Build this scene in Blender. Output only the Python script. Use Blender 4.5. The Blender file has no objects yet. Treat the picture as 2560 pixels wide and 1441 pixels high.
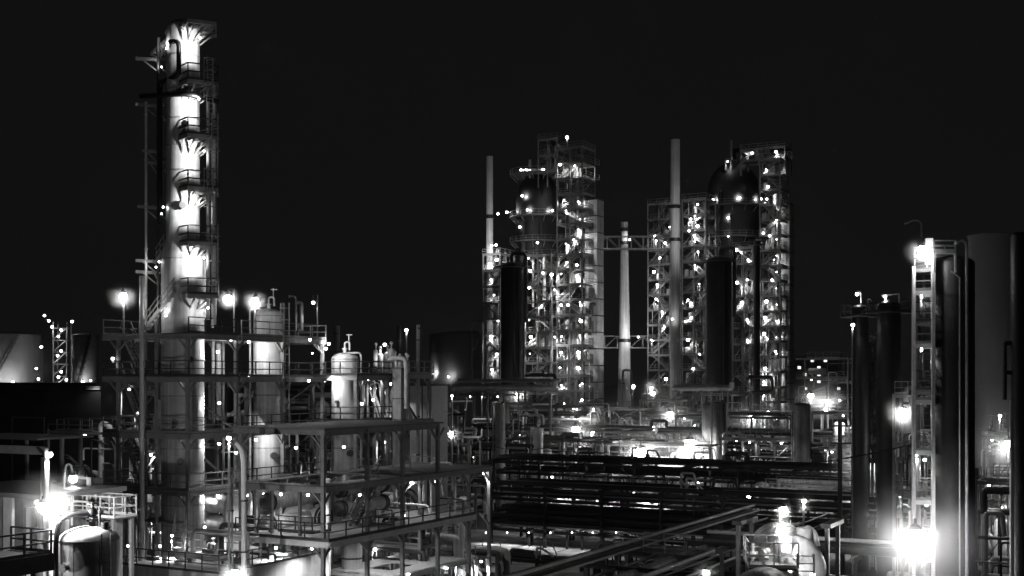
import bpy, math, random
from mathutils import Vector
R = random.Random(7)
FPX, HOR, H, TH = 3050.0, 950.0, 18.0, math.radians(28.7)
PI = math.pi
scene = bpy.context.scene
COL = scene.collection

# ------------------------------------------------------------------ mesh collector
class MB:
    def __init__(s):
        s.v = []; s.f = []; s.sm = []; s.mi = []; s.m = 0
    def face(s, idx, smooth=False):
        s.f.append(idx); s.sm.append(smooth); s.mi.append(s.m)
    def box(s, x0, x1, y0, y1, z0, z1):
        b = len(s.v)
        s.v += [(x0,y0,z0),(x1,y0,z0),(x1,y1,z0),(x0,y1,z0),(x0,y0,z1),(x1,y0,z1),(x1,y1,z1),(x0,y1,z1)]
        for q in ((0,3,2,1),(4,5,6,7),(0,1,5,4),(1,2,6,5),(2,3,7,6),(3,0,4,7)):
            s.face([b+i for i in q])
        return s
    def bar(s, p, q, w=.1, h=None):
        h = w if h is None else h
        d = [q[i]-p[i] for i in range(3)]
        L = math.sqrt(sum(c*c for c in d))
        if L < 1e-6: return s
        d = [c/L for c in d]
        up = (0,0,1) if abs(d[2]) < .95 else (0,1,0)
        sx = [d[1]*up[2]-d[2]*up[1], d[2]*up[0]-d[0]*up[2], d[0]*up[1]-d[1]*up[0]]
        l = math.sqrt(sum(c*c for c in sx)); sx = [c/l for c in sx]
        uy = [sx[1]*d[2]-sx[2]*d[1], sx[2]*d[0]-sx[0]*d[2], sx[0]*d[1]-sx[1]*d[0]]
        b = len(s.v)
        for e in (p, q):
            for (a, c) in ((-1,-1),(1,-1),(1,1),(-1,1)):
                s.v.append(tuple(e[i]+sx[i]*a*w/2+uy[i]*c*h/2 for i in range(3)))
        for qd in ((0,3,2,1),(4,5,6,7),(0,1,5,4),(1,2,6,5),(2,3,7,6),(3,0,4,7)):
            s.face([b+i for i in qd])
        return s
    def ibeam(s, p, q, w=.25, h=.35):
        # I section: two flanges and a web
        t = .05
        for dz in (-h/2+t/2, h/2-t/2):
            s.bar((p[0],p[1],p[2]+dz), (q[0],q[1],q[2]+dz), w, t)
        return s.bar(p, q, .06, h-2*t)
    def path(s, pts, r, n=8, fil=0, caps=True):
        if fil > 0 and len(pts) > 2:
            out = [pts[0]]
            for i in range(1, len(pts)-1):
                A, B, C = pts[i-1], pts[i], pts[i+1]
                da = [A[k]-B[k] for k in range(3)]; dc = [C[k]-B[k] for k in range(3)]
                la = math.sqrt(sum(c*c for c in da)); lc = math.sqrt(sum(c*c for c in dc))
                rr = min(fil, la*.49, lc*.49)
                pa = [B[k]+da[k]/la*rr for k in range(3)]; pc = [B[k]+dc[k]/lc*rr for k in range(3)]
                for t in (0,.25,.5,.75,1):
                    out.append(tuple((1-t)**2*pa[k]+2*t*(1-t)*B[k]+t*t*pc[k] for k in range(3)))
            out.append(pts[-1]); pts = out
        N = len(pts); rings = []
        prev = None
        for i in range(N):
            a = pts[max(0,i-1)]; c = pts[min(N-1,i+1)]
            d = [c[k]-a[k] for k in range(3)]; l = math.sqrt(sum(x*x for x in d)) or 1; d = [x/l for x in d]
            if prev is None:
                up = (0,0,1) if abs(d[2]) < .9 else (1,0,0)
            else: up = prev
            sx = [d[1]*up[2]-d[2]*up[1], d[2]*up[0]-d[0]*up[2], d[0]*up[1]-d[1]*up[0]]
            l = math.sqrt(sum(x*x for x in sx)) or 1; sx = [x/l for x in sx]
            uy = [sx[1]*d[2]-sx[2]*d[1], sx[2]*d[0]-sx[0]*d[2], sx[0]*d[1]-sx[1]*d[0]]
            prev = uy
            b = len(s.v); rings.append(b)
            for k in range(n):
                an = 2*PI*k/n; ca, sa = math.cos(an)*r, math.sin(an)*r
                s.v.append(tuple(pts[i][j]+sx[j]*ca+uy[j]*sa for j in range(3)))
        for i in range(N-1):
            for k in range(n):
                k2 = (k+1) % n
                s.face([rings[i]+k, rings[i]+k2, rings[i+1]+k2, rings[i+1]+k], n >= 7)
        if caps:
            for rb, rev in ((rings[0], True), (rings[-1], False)):
                b = len(s.v); s.v += [s.v[rb+k] for k in range(n)]
                f = [b+k for k in range(n)]
                s.face(f[::-1] if rev else f)
        return s
    def tube(s, p, q, r, n=8): return s.path([p, q], r, n)
    def lathe(s, prof, n=32, c=(0,0,0), axis='z'):
        def ring(r, z):
            b = len(s.v)
            for k in range(n):
                a = 2*PI*k/n; x, y = r*math.cos(a), r*math.sin(a)
                s.v.append((c[0]+x, c[1]+y, c[2]+z) if axis == 'z' else ((c[0]+z, c[1]+x, c[2]+y) if axis == 'x' else (c[0]+y, c[1]+z, c[2]+x)))
            return b
        N = len(prof); rings = []          # (ring used below, ring used above): split where the profile turns sharply
        for i, (r, z) in enumerate(prof):
            lo = ring(r, z); hi = lo
            if 0 < i < N-1:
                d1 = (r-prof[i-1][0], z-prof[i-1][1]); d2 = (prof[i+1][0]-r, prof[i+1][1]-z)
                l1, l2 = math.hypot(*d1), math.hypot(*d2)
                if l1 < 1e-9 or l2 < 1e-9 or (d1[0]*d2[0]+d1[1]*d2[1])/(l1*l2) < .82: hi = ring(r, z)
            rings.append((lo, hi))
        for i in range(N-1):
            for k in range(n):
                k2 = (k+1) % n
                s.face([rings[i][1]+k, rings[i][1]+k2, rings[i+1][0]+k2, rings[i+1][0]+k], True)
        rings = [rings[0][0], rings[-1][0]]
        for rb, rev in ((rings[0], True), (rings[-1], False)):
            b = len(s.v); s.v += [s.v[rb+k] for k in range(n)]
            f = [b+k for k in range(n)]
            s.face(f[::-1] if rev else f)
        return s
    def cyl(s, x, y, z0, z1, r, n=24): return s.lathe([(r,z0),(r,z1)], n, (x,y,0))
    def poly(s, pts, z0, z1):
        n = len(pts); b = len(s.v)
        s.v += [(x,y,z0) for x,y in pts] + [(x,y,z1) for x,y in pts]
        s.face([b+i for i in range(n)][::-1]); s.face([b+n+i for i in range(n)])
        for i in range(n):
            j = (i+1) % n; s.face([b+i, b+j, b+n+j, b+n+i])
        return s
    def ball(s, c, r, n=10, m=6):
        pr = [(r*math.sin(PI*i/m)+1e-4, -r*math.cos(PI*i/m)) for i in range(m+1)]
        return s.lathe(pr, n, c)
    def rail(s, pts, h=1.1, sp=1.8, w=.07, toe=True, n=2):
        for i in range(len(pts)-1):
            p, q = pts[i], pts[i+1]
            L = math.dist(p, q)
            for k in range(1, n+1):
                dz = h*k/n
                s.bar((p[0],p[1],p[2]+dz), (q[0],q[1],q[2]+dz), w)
            if toe: s.bar((p[0],p[1],p[2]+.08), (q[0],q[1],q[2]+.08), .03, .15)
            m = max(1, int(L/sp+.5))
            for k in range(m+1):
                if k == m and i < len(pts)-2: continue
                t = k/m; x = [p[j]+(q[j]-p[j])*t for j in range(3)]
                s.bar((x[0],x[1],x[2]), (x[0],x[1],x[2]+h), w)
        return s
    def stair(s, p, q, w, rail=True, st=.22, side=(0,1)):
        # flight from p up to q, width w along the unit 'side' direction
        L = math.hypot(math.hypot(q[0]-p[0], q[1]-p[1]), q[2]-p[2])
        for k in (0, 1):
            o = (side[0]*w*k, side[1]*w*k)
            a = (p[0]+o[0], p[1]+o[1], p[2]); c = (q[0]+o[0], q[1]+o[1], q[2])
            s.bar(a, c, .06, st)
            if rail:
                s.bar((a[0],a[1],a[2]+1), (c[0],c[1],c[2]+1), .06)
                s.bar((a[0],a[1],a[2]+.5), (c[0],c[1],c[2]+.5), .05)
                for t in (.1,.5,.9):
                    x = [a[j]+(c[j]-a[j])*t for j in range(3)]
                    s.bar((x[0],x[1],x[2]), (x[0],x[1],x[2]+1), .05)
        n = max(3, int((q[2]-p[2])/.27))
        for k in range(1, n):
            t = k/n; x = [p[j]+(q[j]-p[j])*t for j in range(3)]
            s.bar((x[0],x[1],x[2]), (x[0]+side[0]*w, x[1]+side[1]*w, x[2]), .26 if abs(side[1])>.5 else .26, .05)
        return s
    def ladder(s, x, y, z0, z1, w=.45, dx=1, dy=0, cage=False, step=.35):
        for k in (-.5,.5):
            s.bar((x+dx*w*k,y+dy*w*k,z0),(x+dx*w*k,y+dy*w*k,z1),.06)
        z = z0+step
        while z < z1:
            s.bar((x-dx*w/2,y-dy*w/2,z),(x+dx*w/2,y+dy*w/2,z),.035); z += step
        if cage:
            nx, ny = dy, -dx
            z = z0+2.2
            while z < z1:
                pts = [(x+dx*.38*math.cos(PI*t/6)+nx*.65*math.sin(PI*t/6), y+dy*.38*math.cos(PI*t/6)+ny*.65*math.sin(PI*t/6), z) for t in range(7)]
                for i in range(6): s.bar(pts[i], pts[i+1], .05)
                z += .9
            for t in (1,3,5):
                px, py = x+dx*.38*math.cos(PI*t/6)+nx*.65*math.sin(PI*t/6), y+dy*.38*math.cos(PI*t/6)+ny*.65*math.sin(PI*t/6)
                if z1 > z0+2.2: s.bar((px,py,z0+2.2),(px,py,z1),.04)
        return s
    def build(s, name, mats, parent=None, label=None):
        me = bpy.data.meshes.new(name)
        me.from_pydata(s.v, [], s.f)
        me.polygons.foreach_set('use_smooth', s.sm)
        ms = mats if isinstance(mats, (list, tuple)) else [mats]
        for m in ms: me.materials.append(m)
        if len(ms) > 1: me.polygons.foreach_set('material_index', s.mi)
        me.update()
        o = bpy.data.objects.new(name, me); COL.objects.link(o)
        if parent is not None: o.parent = parent
        if label: o['label'] = label
        return o

def dome(r, z0, z1, hr=.5, skirt=None, n=6):
    """profile of a vertical vessel with elliptical heads"""
    pr = []
    if skirt is not None: pr += [(r*1.02, skirt), (r*1.02, z0-.02)]
    else:
        for i in range(n+1):
            a = PI/2*i/n; pr.append((max(r*math.sin(a), .01), z0 - r*hr*math.cos(a)))
    pr += [(r, z0), (r, z1)]
    for i in range(1, n+1):
        a = PI/2*i/n; pr.append((max(r*math.cos(a), .01), z1 + r*hr*math.sin(a)))
    return pr

def bands(name, m, parent, zr, h, n=40):
    # one ring per part
    for z, r in zr:
        mb = MB(); mb.lathe([(r,z-h),(r,z+h)], n); mb.build(name, M[m], parent)

# ------------------------------------------------------------------ frames of reference
def PX(px, py, D): return ((px-1280)/FPX*D, D, H-(py-HOR)*D/FPX)

class Fr:
    """local frame on the plant grid: u to the right (and nearer), v deeper (and right), z up"""
    def __init__(s, px, D, rot=None):
        s.rot = TH if rot is None else rot
        s.ox, s.oy = (px-1280)/FPX*D, D
        s.b = (math.cos(s.rot), -math.sin(s.rot)); s.a = (math.sin(s.rot), math.cos(s.rot))
    def W(s, u, v): return (s.ox+u*s.b[0]+v*s.a[0], s.oy+u*s.b[1]+v*s.a[1])
    def U(s, px, v=0):
        t = (px-1280)/FPX
        return (t*(s.oy+v*s.a[1])-s.ox-v*s.a[0])/(s.b[0]-t*s.b[1])
    def V(s, px, u=0):
        t = (px-1280)/FPX
        return (t*(s.oy+u*s.b[1])-s.ox-u*s.b[0])/(s.a[0]-t*s.a[1])
    def Z(s, py, u=0, v=0): return H-(py-HOR)*s.W(u, v)[1]/FPX
    def L(s, px, py, v=0):
        u = s.U(px, v); return (u, v, s.Z(py, u, v))
    def D(s, u=0, v=0): return s.W(u, v)[1]
    def toL(s, x, y):
        dx, dy = x-s.ox, y-s.oy
        return (dx*s.b[0]+dy*s.b[1], dx*s.a[0]+dy*s.a[1])

def thing(name, label, cat, fr, z=0, group=None):
    o = bpy.data.objects.new(name, None); COL.objects.link(o)
    o.empty_display_size = .5
    o.location = (fr.ox, fr.oy, z); o.rotation_euler = (0, 0, -fr.rot)
    o['label'] = label; o['category'] = cat
    if group: o['group'] = group
    return o

# ------------------------------------------------------------------ materials
def mat(name, c, rough=.6, var=.25, scale=1.5, metal=0, streak=0, bump=.15, spec=.4):
    m = bpy.data.materials.new(name); m.use_nodes = True
    nt = m.node_tree; N = nt.nodes; L = nt.links
    b = N['Principled BSDF']; b.inputs['Roughness'].default_value = rough; b.inputs['Metallic'].default_value = metal
    b.inputs['Specular IOR Level'].default_value = spec
    tc = N.new('ShaderNodeTexCoord')
    n1 = N.new('ShaderNodeTexNoise'); n1.inputs['Scale'].default_value = scale; n1.inputs['Detail'].default_value = 6; n1.inputs['Roughness'].default_value = .65
    L.new(tc.outputs['Object'], n1.inputs['Vector'])
    rmp = N.new('ShaderNodeMapRange'); rmp.inputs[1].default_value = .3; rmp.inputs[2].default_value = .72
    rmp.inputs[3].default_value = c*(1-var); rmp.inputs[4].default_value = min(.85, c*(1+var*.6))
    L.new(n1.outputs['Fac'], rmp.inputs[0])
    val = rmp.outputs[0]
    if streak:
        mp = N.new('ShaderNodeMapping'); mp.inputs['Scale'].default_value = (3.5, 3.5, .12)
        L.new(tc.outputs['Object'], mp.inputs['Vector'])
        n2 = N.new('ShaderNodeTexNoise'); n2.inputs['Scale'].default_value = 1.0; n2.inputs['Detail'].default_value = 5
        L.new(mp.outputs[0], n2.inputs['Vector'])
        r2 = N.new('ShaderNodeMapRange'); r2.inputs[1].default_value = .38; r2.inputs[2].default_value = .62
        r2.inputs[3].default_value = 1-streak; r2.inputs[4].default_value = 1
        L.new(n2.outputs['Fac'], r2.inputs[0])
        mu = N.new('ShaderNodeMath'); mu.operation = 'MULTIPLY'; L.new(val, mu.inputs[0]); L.new(r2.outputs[0], mu.inputs[1]); val = mu.outputs[0]
    cb = N.new('ShaderNodeCombineColor')
    for k in range(3): L.new(val, cb.inputs[k])
    L.new(cb.outputs[0], b.inputs['Base Color'])
    if bump:
        n3 = N.new('ShaderNodeTexNoise'); n3.inputs['Scale'].default_value = scale*8; n3.inputs['Detail'].default_value = 3
        L.new(tc.outputs['Object'], n3.inputs['Vector'])
        bp = N.new('ShaderNodeBump'); bp.inputs['Strength'].default_value = bump; bp.inputs['Distance'].default_value = .05
        L.new(n3.outputs['Fac'], bp.inputs['Height']); L.new(bp.outputs[0], b.inputs['Normal'])
    return m

def glow(name, s):
    m = bpy.data.materials.new(name); m.use_nodes = True
    nt = m.node_tree; nt.nodes.clear()
    e = nt.nodes.new('ShaderNodeEmission'); e.inputs['Strength'].default_value = s; e.inputs['Color'].default_value = (1,1,1,1)
    o = nt.nodes.new('ShaderNodeOutputMaterial'); nt.links.new(e.outputs[0], o.inputs[0])
    m.cycles.emission_sampling = 'NONE'
    return m

M = dict(
    clad = mat('aluminium_cladding', .52, .5, .22, .9, streak=.3, bump=.1),
    chimney = mat('pale_chimney', .5, .75, .2, .25, streak=.35, bump=.1),
    tower_clad = mat('tower_cladding', .4, .5, .25, .9, streak=.35, bump=.12),
    clad_dull = mat('weathered_cladding', .3, .6, .35, .8, streak=.4),
    steel = mat('grey_painted_steel', .2, .55, .3, 2.0),
    steel_lt = mat('pale_painted_steel', .6, .5, .2, 2.0),
    steel_dk = mat('dark_painted_steel', .06, .5, .3, 2.0),
    rail = mat('galvanised_rail', .2, .5, .2, 3.0, bump=0),
    rail_dk = mat('dark_rail', .035, .5, .2, 3.0, bump=0),
    deck = mat('grating_deck', .12, .7, .45, 1.2, bump=.4),
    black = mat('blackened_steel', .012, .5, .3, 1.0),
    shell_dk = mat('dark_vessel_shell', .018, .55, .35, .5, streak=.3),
    pipe = mat('lagged_pipe', .42, .5, .25, 1.2),
    pipe_dk = mat('dark_pipe', .04, .5, .3, 1.2),
    conc = mat('concrete', .34, .85, .3, .6, streak=.2, bump=.3),
    ground = mat('asphalt_ground', .06, .8, .5, .12, bump=.3),
    yard = mat('concrete_yard', .3, .75, .75, .35, bump=.3),
    tank = mat('tank_plate', .2, .6, .12, .15, bump=.05),
    brick = mat('dark_brickwork', .05, .85, .3, .5),
    roof = mat('sheet_roof', .13, .6, .25, .6),
)
G_FAR = glow('lamp_glow', 14); G_BIG = glow('floodlight_glow', 40); G_WIN = glow('lit_window_glow', .5); G_DIM = glow('small_lamp_glow', 5)

# ------------------------------------------------------------------ lamps
_bulb = {}
def bulb_mesh(r, g):
    k = (round(r,3), g.name)
    if k not in _bulb:
        mb = MB(); mb.ball((0,0,0), r, 10, 6); mb.m = 1
        mb.lathe([(r*.9, r*.75), (r*.55, r*1.25), (r*.18, r*1.5), (r*.18, r*2.1)], 10)
        me = bpy.data.meshes.new('lamp'); me.from_pydata(mb.v, [], mb.f)
        me.polygons.foreach_set('use_smooth', mb.sm); me.materials.append(g); me.materials.append(M['steel_dk'])
        me.polygons.foreach_set('material_index', mb.mi); me.update()
        _bulb[k] = me
    return _bulb[k]
def toward(fr, p, px, py, D):
    # direction from local point p to the scene point seen at (px, py, D)
    w = PX(px, py, D); a = fr.W(p[0], p[1]); d = (w[0]-a[0], w[1]-a[1])
    return (d[0]*fr.b[0]+d[1]*fr.b[1], d[0]*fr.a[0]+d[1]*fr.a[1], w[2]-p[2])
N_L = [0]
BULB = 0
LP = 1.0
def lamp(parent, p, power=300, r=.22, g=None, name='lamp', light=True, aim=None, cone=150, bulb=None):
    """hooded lamp: a bulb under a cap; the cap throws its light down (or along aim), bare floodlights shine all round"""
    o = bpy.data.objects.new(name, bulb_mesh(r, g or G_FAR)); COL.objects.link(o)
    o.parent = parent; o.location = p
    if light:
        av = Vector(aim or (0,0,-1)).normalized(); lp = tuple(p[i]+av[i]*(r*1.2+.06) for i in range(3))
        pt = (g is not None and g is not G_FAR and aim is None)
        d = bpy.data.lights.new('lamp_light', 'POINT' if pt else 'SPOT'); d.energy = power*LP; d.shadow_soft_size = .05
        l = bpy.data.objects.new('lamp_light', d); COL.objects.link(l); l.parent = parent; l.location = lp
        if not pt:
            d.spot_size = math.radians(cone); d.spot_blend = .6
            l.rotation_euler = Vector(aim or (0,0,-1)).to_track_quat('-Z', 'Y').to_euler()
            if BULB or bulb:
                d2 = bpy.data.lights.new('lamp_light', 'POINT'); d2.energy = power*(bulb or BULB); d2.shadow_soft_size = .05
                l2 = bpy.data.objects.new('lamp_light', d2); COL.objects.link(l2); l2.parent = parent; l2.location = lp
        N_L[0] += 1
    return o

def lamp_post(label, px, py, D, zbase, power=400, r=.22, g=None, arm=0.0, cat='lamp post', group=None, name='lamp_post', hook=False, aim=None):
    fr = Fr(px, D, 0); z = fr.Z(py)
    t = thing(name, label, cat, fr, zbase, group)
    mb = MB(); hz = z-zbase
    if hook:
        mb.path([(-arm,0,0),(-arm,0,hz+.2),(-arm*.75,0,hz+.8),(-arm*.3,0,hz+.8),(0,0,hz+.25)], .06, 6, .4)
    elif arm: mb.path([(arm,0,0),(arm,0,hz+.6),(0,0,hz+.6),(0,0,hz+r)], .06, 6)
    else: mb.path([(0,0.12,0),(0,0.12,hz+r*2.2)], .07, 6); mb.bar((0,.12,hz+r*2.1),(0,0,hz+r*2.1),.08)
    mb.box(-.15+(arm if not hook else -arm),.15+(arm if not hook else -arm),-.15,.15,0,.04)
    mb.build('pole', M['steel'], t)
    lamp(t, (0,0,hz), power, r, g, aim=toward(Fr(px, D, 0), (0,0,z), *aim) if aim else None, cone=64 if aim else 150)
    return t
ANI, HAZE, SKYF, SKYB, EXPO = .6, 0.0001, .0033, .004, 0.6
# ================================================================== LEFT: open steel structure with the tall tower
def brace(mb, x, y, z, d, s=.9, w=.12):
    mb.bar((x, y, z-s), (x+d[0]*s, y+d[1]*s, z), w)

FL = Fr(470, 86)
LV = [FL.Z(832), FL.Z(941), FL.Z(1084), FL.Z(1226)]        # deck levels, top to bottom
VS = [0, FL.V(590), FL.V(708), FL.V(806)]
uL = FL.U(296); uOv = FL.U(262); uB = uL*1.0
st = thing('steel_structure', 'tall open steel structure of four decks carrying the lit tower', 'steel structure', FL)
def col_part(parent, x, y, z0, z1, levels, dirs, w=.22, m='steel', name='column'):
    mb = MB()
    mb.box(x-w/2, x+w/2, y-.02-w*.35, y+w*.35, z0, z1)
    mb.box(x-w/2-.02, x+w/2+.02, y-w*.5, y-w*.38, z0, z1); mb.box(x-w/2-.02, x+w/2+.02, y+w*.38, y+w*.5, z0, z1)
    mb.box(x-.35, x+.35, y-.35, y+.35, z0, z0+.08)
    for z in levels:
        for d in dirs: brace(mb, x, y, z-.35, d)
    return mb.build(name, M[m], parent)
# columns
topz = {0: LV[0], 1: LV[0], 2: LV[0], 3: LV[0]}
for i, v in enumerate(VS):
    dirs = [(0,1)] if i == 0 else ([(0,-1)] if i == 3 else [(0,1),(0,-1)])
    col_part(st, 0, v, 0, LV[0]+.0, LV, dirs + [(-1,0)], m='steel' if i else 'steel')
    col_part(st, uL, v, 0, LV[0], LV, dirs+[(1,0),(-1,0)])
col_part(st, FL.U(391), 0.0, 0, LV[1]+4, LV[1:], [], .16, m='steel')
# decks: the u<=0 slab with a well for the tower, one part per level with its railing
def deck_part(parent, x0, x1, y0, y1, z, holes=(), m='deck', edge='steel', name='deck', railpts=None, rm='rail', joists=2.2, t=.06, eh=.36):
    """floor plate made of rectangles round the holes, edge beams below it; returns the deck object"""
    xs = sorted({x0, x1, *[h[0] for h in holes], *[h[1] for h in holes]}); ys = sorted({y0, y1, *[h[2] for h in holes], *[h[3] for h in holes]})
    mb = MB()
    for i in range(len(xs)-1):
        for j in range(len(ys)-1):
            cx, cy = (xs[i]+xs[i+1])/2, (ys[j]+ys[j+1])/2
            if any(h[0] < cx < h[1] and h[2] < cy < h[3] for h in holes): continue
            mb.box(xs[i], xs[i+1], ys[j], ys[j+1], z-t, z)
    d = mb.build(name, M[m], parent)
    fb = MB()
    for y in (y0, y1): fb.ibeam((x0, y, z-t-eh/2-.002), (x1, y, z-t-eh/2-.002), .2, eh)
    for x in (x0, x1): fb.ibeam((x, y0+.11, z-t-eh/2-.002), (x, y1-.11, z-t-eh/2-.002), .2, eh)
    y = y0+joists
    while y < y1-.5:
        segs = [(x0+.12, x1-.12)]
        for h in holes:
            if h[2] < y < h[3]: segs = [(x0+.12, h[0]), (h[1], x1-.12)]
        for a, b in segs:
            if b-a > .3: fb.bar((a, y, z-t-.14), (b, y, z-t-.14), .12, .24)
        y += joists
    fb.build('floor_beams', M[edge], d)
    if railpts:
        for pts in railpts: rb = MB(); rb.rail(pts); rb.build('railing', M[rm], d)
    return d
TWx, TWy = FL.toL(*((457-1280)/FPX*89, 89)[:2]) if False else FL.toL((457-1280)/FPX*89, 89)
v1, v2, v3 = VS[1], VS[2], VS[3]
hole_t = (TWx-1.85, TWx+1.85, TWy-1.75, TWy+1.75)
for k, z in enumerate(LV):
    ov = uOv
    d = deck_part(st, ov, 0.25, -.2, v1+.0, z, [hole_t], railpts=[
        [(0.2, v1, z), (0.2, -.15, z), (ov, -.15, z), (ov, v1, z)]] if k else [[(0.2,v1,z),(.2,-.15,z)], [(ov, -.15, z), (ov, v1, z)]], rm='rail_dk' if k < 2 else 'rail')
    if k < 2:
        # bays further back: walkways beside the white drum
        deck_part(st, uL*.72, .25, v1+.25, v2-.3, z, railpts=[[(.2, v1+.4, z), (.2, v2-.3, z)]], rm='rail_dk' if k else 'rail')
        deck_part(st, uL*.9, .25, v2-.1, v3+.2, z, [(-4.2,-1.0,v2+.8,v3-1.0)] if True else [], railpts=[[(.2, v2-.1, z), (.2, v3+.2, z), (uL*.9, v3+.2, z)]], rm='rail_dk' if k else 'rail')
    else:
        deck_part(st, uL*.9, .25, v1+.25, v3+.2, z, [(-4.4,-.9,v1+.8,v3-1.0)], railpts=[[(.2, v1+.4, z), (.2, v3+.2, z)]], rm='rail_dk')
# stair flights on the left bay
for k in range(3):
    z1, z0 = LV[k], LV[k+1]
    mb = MB(); mb.stair((FL.U(353,1.2), 1.2, z0), (FL.U(304,1.2), 1.2, z1), .9)
    mb.build('stair_flight', M['steel'], st)
mb = MB(); mb.stair((FL.U(353,1.2), 1.2, LV[3]-3.4), (FL.U(304,1.2), 1.2, LV[3]), .9); mb.build('stair_flight', M['steel'], st)
# pale diagonals of the bay behind the stair
for k in (1, 2):
    mb = MB(); mb.bar((uL, v1, LV[k]), (0, v1, LV[k+1]), .14); mb.build('cross_brace', M['steel'], st)
    mb = MB(); mb.bar((uL, v3, LV[k+1]), (0, v3, LV[k]), .14); mb.build('cross_brace', M['steel'], st)
# small process piping hung on the structure
PR = random.Random(3)
for k in range(14):
    mb = MB(); x = PR.uniform(uL*.8, -.6); y = PR.uniform(v1+.3, v3); z0 = PR.choice(LV[1:])-.6; r = PR.choice((.06,.09,.14))
    mb.path([(x,y,z0-2.6),(x,y,z0),(x-PR.uniform(.8,2),y,z0),(x-2.2,y,z0-1.2),(x-2.2,y+1.5,z0-1.2)], r, 7, .3)
    mb.build('pipe', M[PR.choice(('pipe','steel_lt','pipe_dk'))], st)
# lamps of the structure: (px, py, v, power)
for px, py, v, pw, aim in ((577,850,4.6,300,(480,900,90)),(622,855,7.2,420,(672,905,96)),(622,944,7.2,420,(672,1000,96)),(775,850,12.5,250,None),(772,952,12.5,220,None),(590,1132,3.0,160,None),(282,897,-.2,40,None),(822,860,14.5,300,(862,900,103)),(548,1008,4,300,(470,1030,89)),(545,1240,4,420,(470,1290,89)),(545,880,4.2,250,(475,910,89)),(548,1110,4,220,(470,1150,89)),(640,1100,7.5,260,(672,1140,96))):
    u = FL.U(px, v); p = (u, v, FL.Z(py, u, v)); lamp(st, p, pw, .11, aim=toward(FL, p, *aim) if aim else None)

# ---- the tall tower
FT = Fr(457, 89, 0)
tw = thing('distillation_tower', 'tallest floodlit tower ringed by six landings', 'tower', FT)
zt = FT.Z(75); zc0, zc1 = FT.Z(640), FT.Z(600)
rl, ru = 1.52, 1.2
mb = MB(); prof = [(rl*1.03, 0), (rl*1.03, 5.6), (rl, 5.62), (rl, zc0), (ru, zc1), (ru, zt)]
for i in range(1, 7): a = PI/2*i/6; prof.append((max(.02, ru*math.cos(a)), zt+.6*ru*math.sin(a)))
mb.lathe(prof, 48); mb.build('shell', M['tower_clad'], tw)
bands('band', 'clad_dull', tw, [(FT.Z(py), (ru if FT.Z(py) > zc1 else rl)+.035) for py in (143, 230, 300, 370, 430, 520, 650, 850, 900, 990, 1050, 1120, 1180, 1260, 1310)], .05, 48)
for py, an in ((1060,-95),(900,-60),(1150,-80),(320,-70),(520,-75)):
    mb = MB(); z = FT.Z(py); a = math.radians(an); r = ru if z > zc1 else rl
    mb.path([(r*.9*math.cos(a), r*.9*math.sin(a), z), ((r+.35)*math.cos(a), (r+.35)*math.sin(a), z)], .17, 10)
    mb.path([((r+.35)*math.cos(a), (r+.35)*math.sin(a), z), ((r+.43)*math.cos(a), (r+.43)*math.sin(a), z)], .26, 10)
    mb.build('nozzle', M['steel_dk'], tw)
def tp(px, D): return ((px-1280)/FPX*D-FT.ox, D-FT.oy)
foot = [tp(415,89.6), tp(470,86.6), tp(545,87.6), tp(545,90.4), tp(500,91.5), tp(430,91.5)]
def landing(py, foot=foot, rail=True, k=0):
    z = FT.Z(py, *tp(470,86.6))
    mb = MB(); n = len(foot)
    # grating bars between the outer edge and the shell, then a kerb plate round the edge
    mb.poly(foot, z-.05, z)
    d = mb.build('landing', M['deck'], tw)
    eb = MB()
    for i in range(n):
        p, q = foot[i], foot[(i+1) % n]; eb.bar((p[0],p[1],z-.13), (q[0],q[1],z-.13), .08, .26)
    for i in range(n):
        for t in ((.25,.75) if i < 3 else (.5,)):
            p = [foot[i][j]+(foot[(i+1)%n][j]-foot[i][j])*t for j in (0,1)]
            L = math.hypot(*p); q = (p[0]/L*ru, p[1]/L*ru)
            eb.bar((p[0]*.96,p[1]*.96,z-.2), (q[0],q[1],z-1.15), .1); eb.bar((p[0]*.96,p[1]*.96,z-.16),(q[0],q[1],z-.16),.1,.2)
    eb.build('bracket', M['steel'], d)
    if rail:
        rb = MB(); rb.rail([(x,y,z) for x,y in foot+[foot[0]]], 1.15, 2.2, .08); rb.build('railing', M['rail_dk'], d)
    return z
TL = [197, 333, 465, 603, 735]
for k, py in enumerate(TL): landing(py, k=k)
landing(47, [tp(414,89.6), tp(470,86.6), tp(540,87.4), tp(540,90.4), tp(500,91.5), tp(430,91.5)], rail=False)
# the slatted wing on the left of the top landing
zz = FT.Z(47, *tp(470,86.6)); mb = MB(); a, b = tp(470,86.6), tp(377,93.2); a2, b2 = tp(455,87.8), tp(396,93.4)
mb.bar((a[0],a[1],zz-.2),(b[0],b[1],zz-.75),.1,.22); mb.bar((a2[0],a2[1],zz-.55),(b2[0],b2[1],zz-1.0),.1,.2)
for i in range(1, 14):
    t = i/13; mb.bar((a[0]+(b[0]-a[0])*t, a[1]+(b[1]-a[1])*t, zz-.2-.55*t), (a2[0]+(b2[0]-a2[0])*t, a2[1]+(b2[1]-a2[1])*t, zz-.55-.45*t), .26, .05)
mb.build('slatted_wing', M['steel_lt'], tw)
mb = MB(); n_ = len(mb.v); mb.v += [(a[0],a[1],zz-.05),(b[0],b[1],zz-.6),(b2[0]+.3,b2[1],zz-.8),(a2[0],a2[1],zz-.4)]+[(a[0],a[1],zz+.02),(b[0],b[1],zz-.53),(b2[0]+.3,b2[1],zz-.73),(a2[0],a2[1],zz-.33)]
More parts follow.
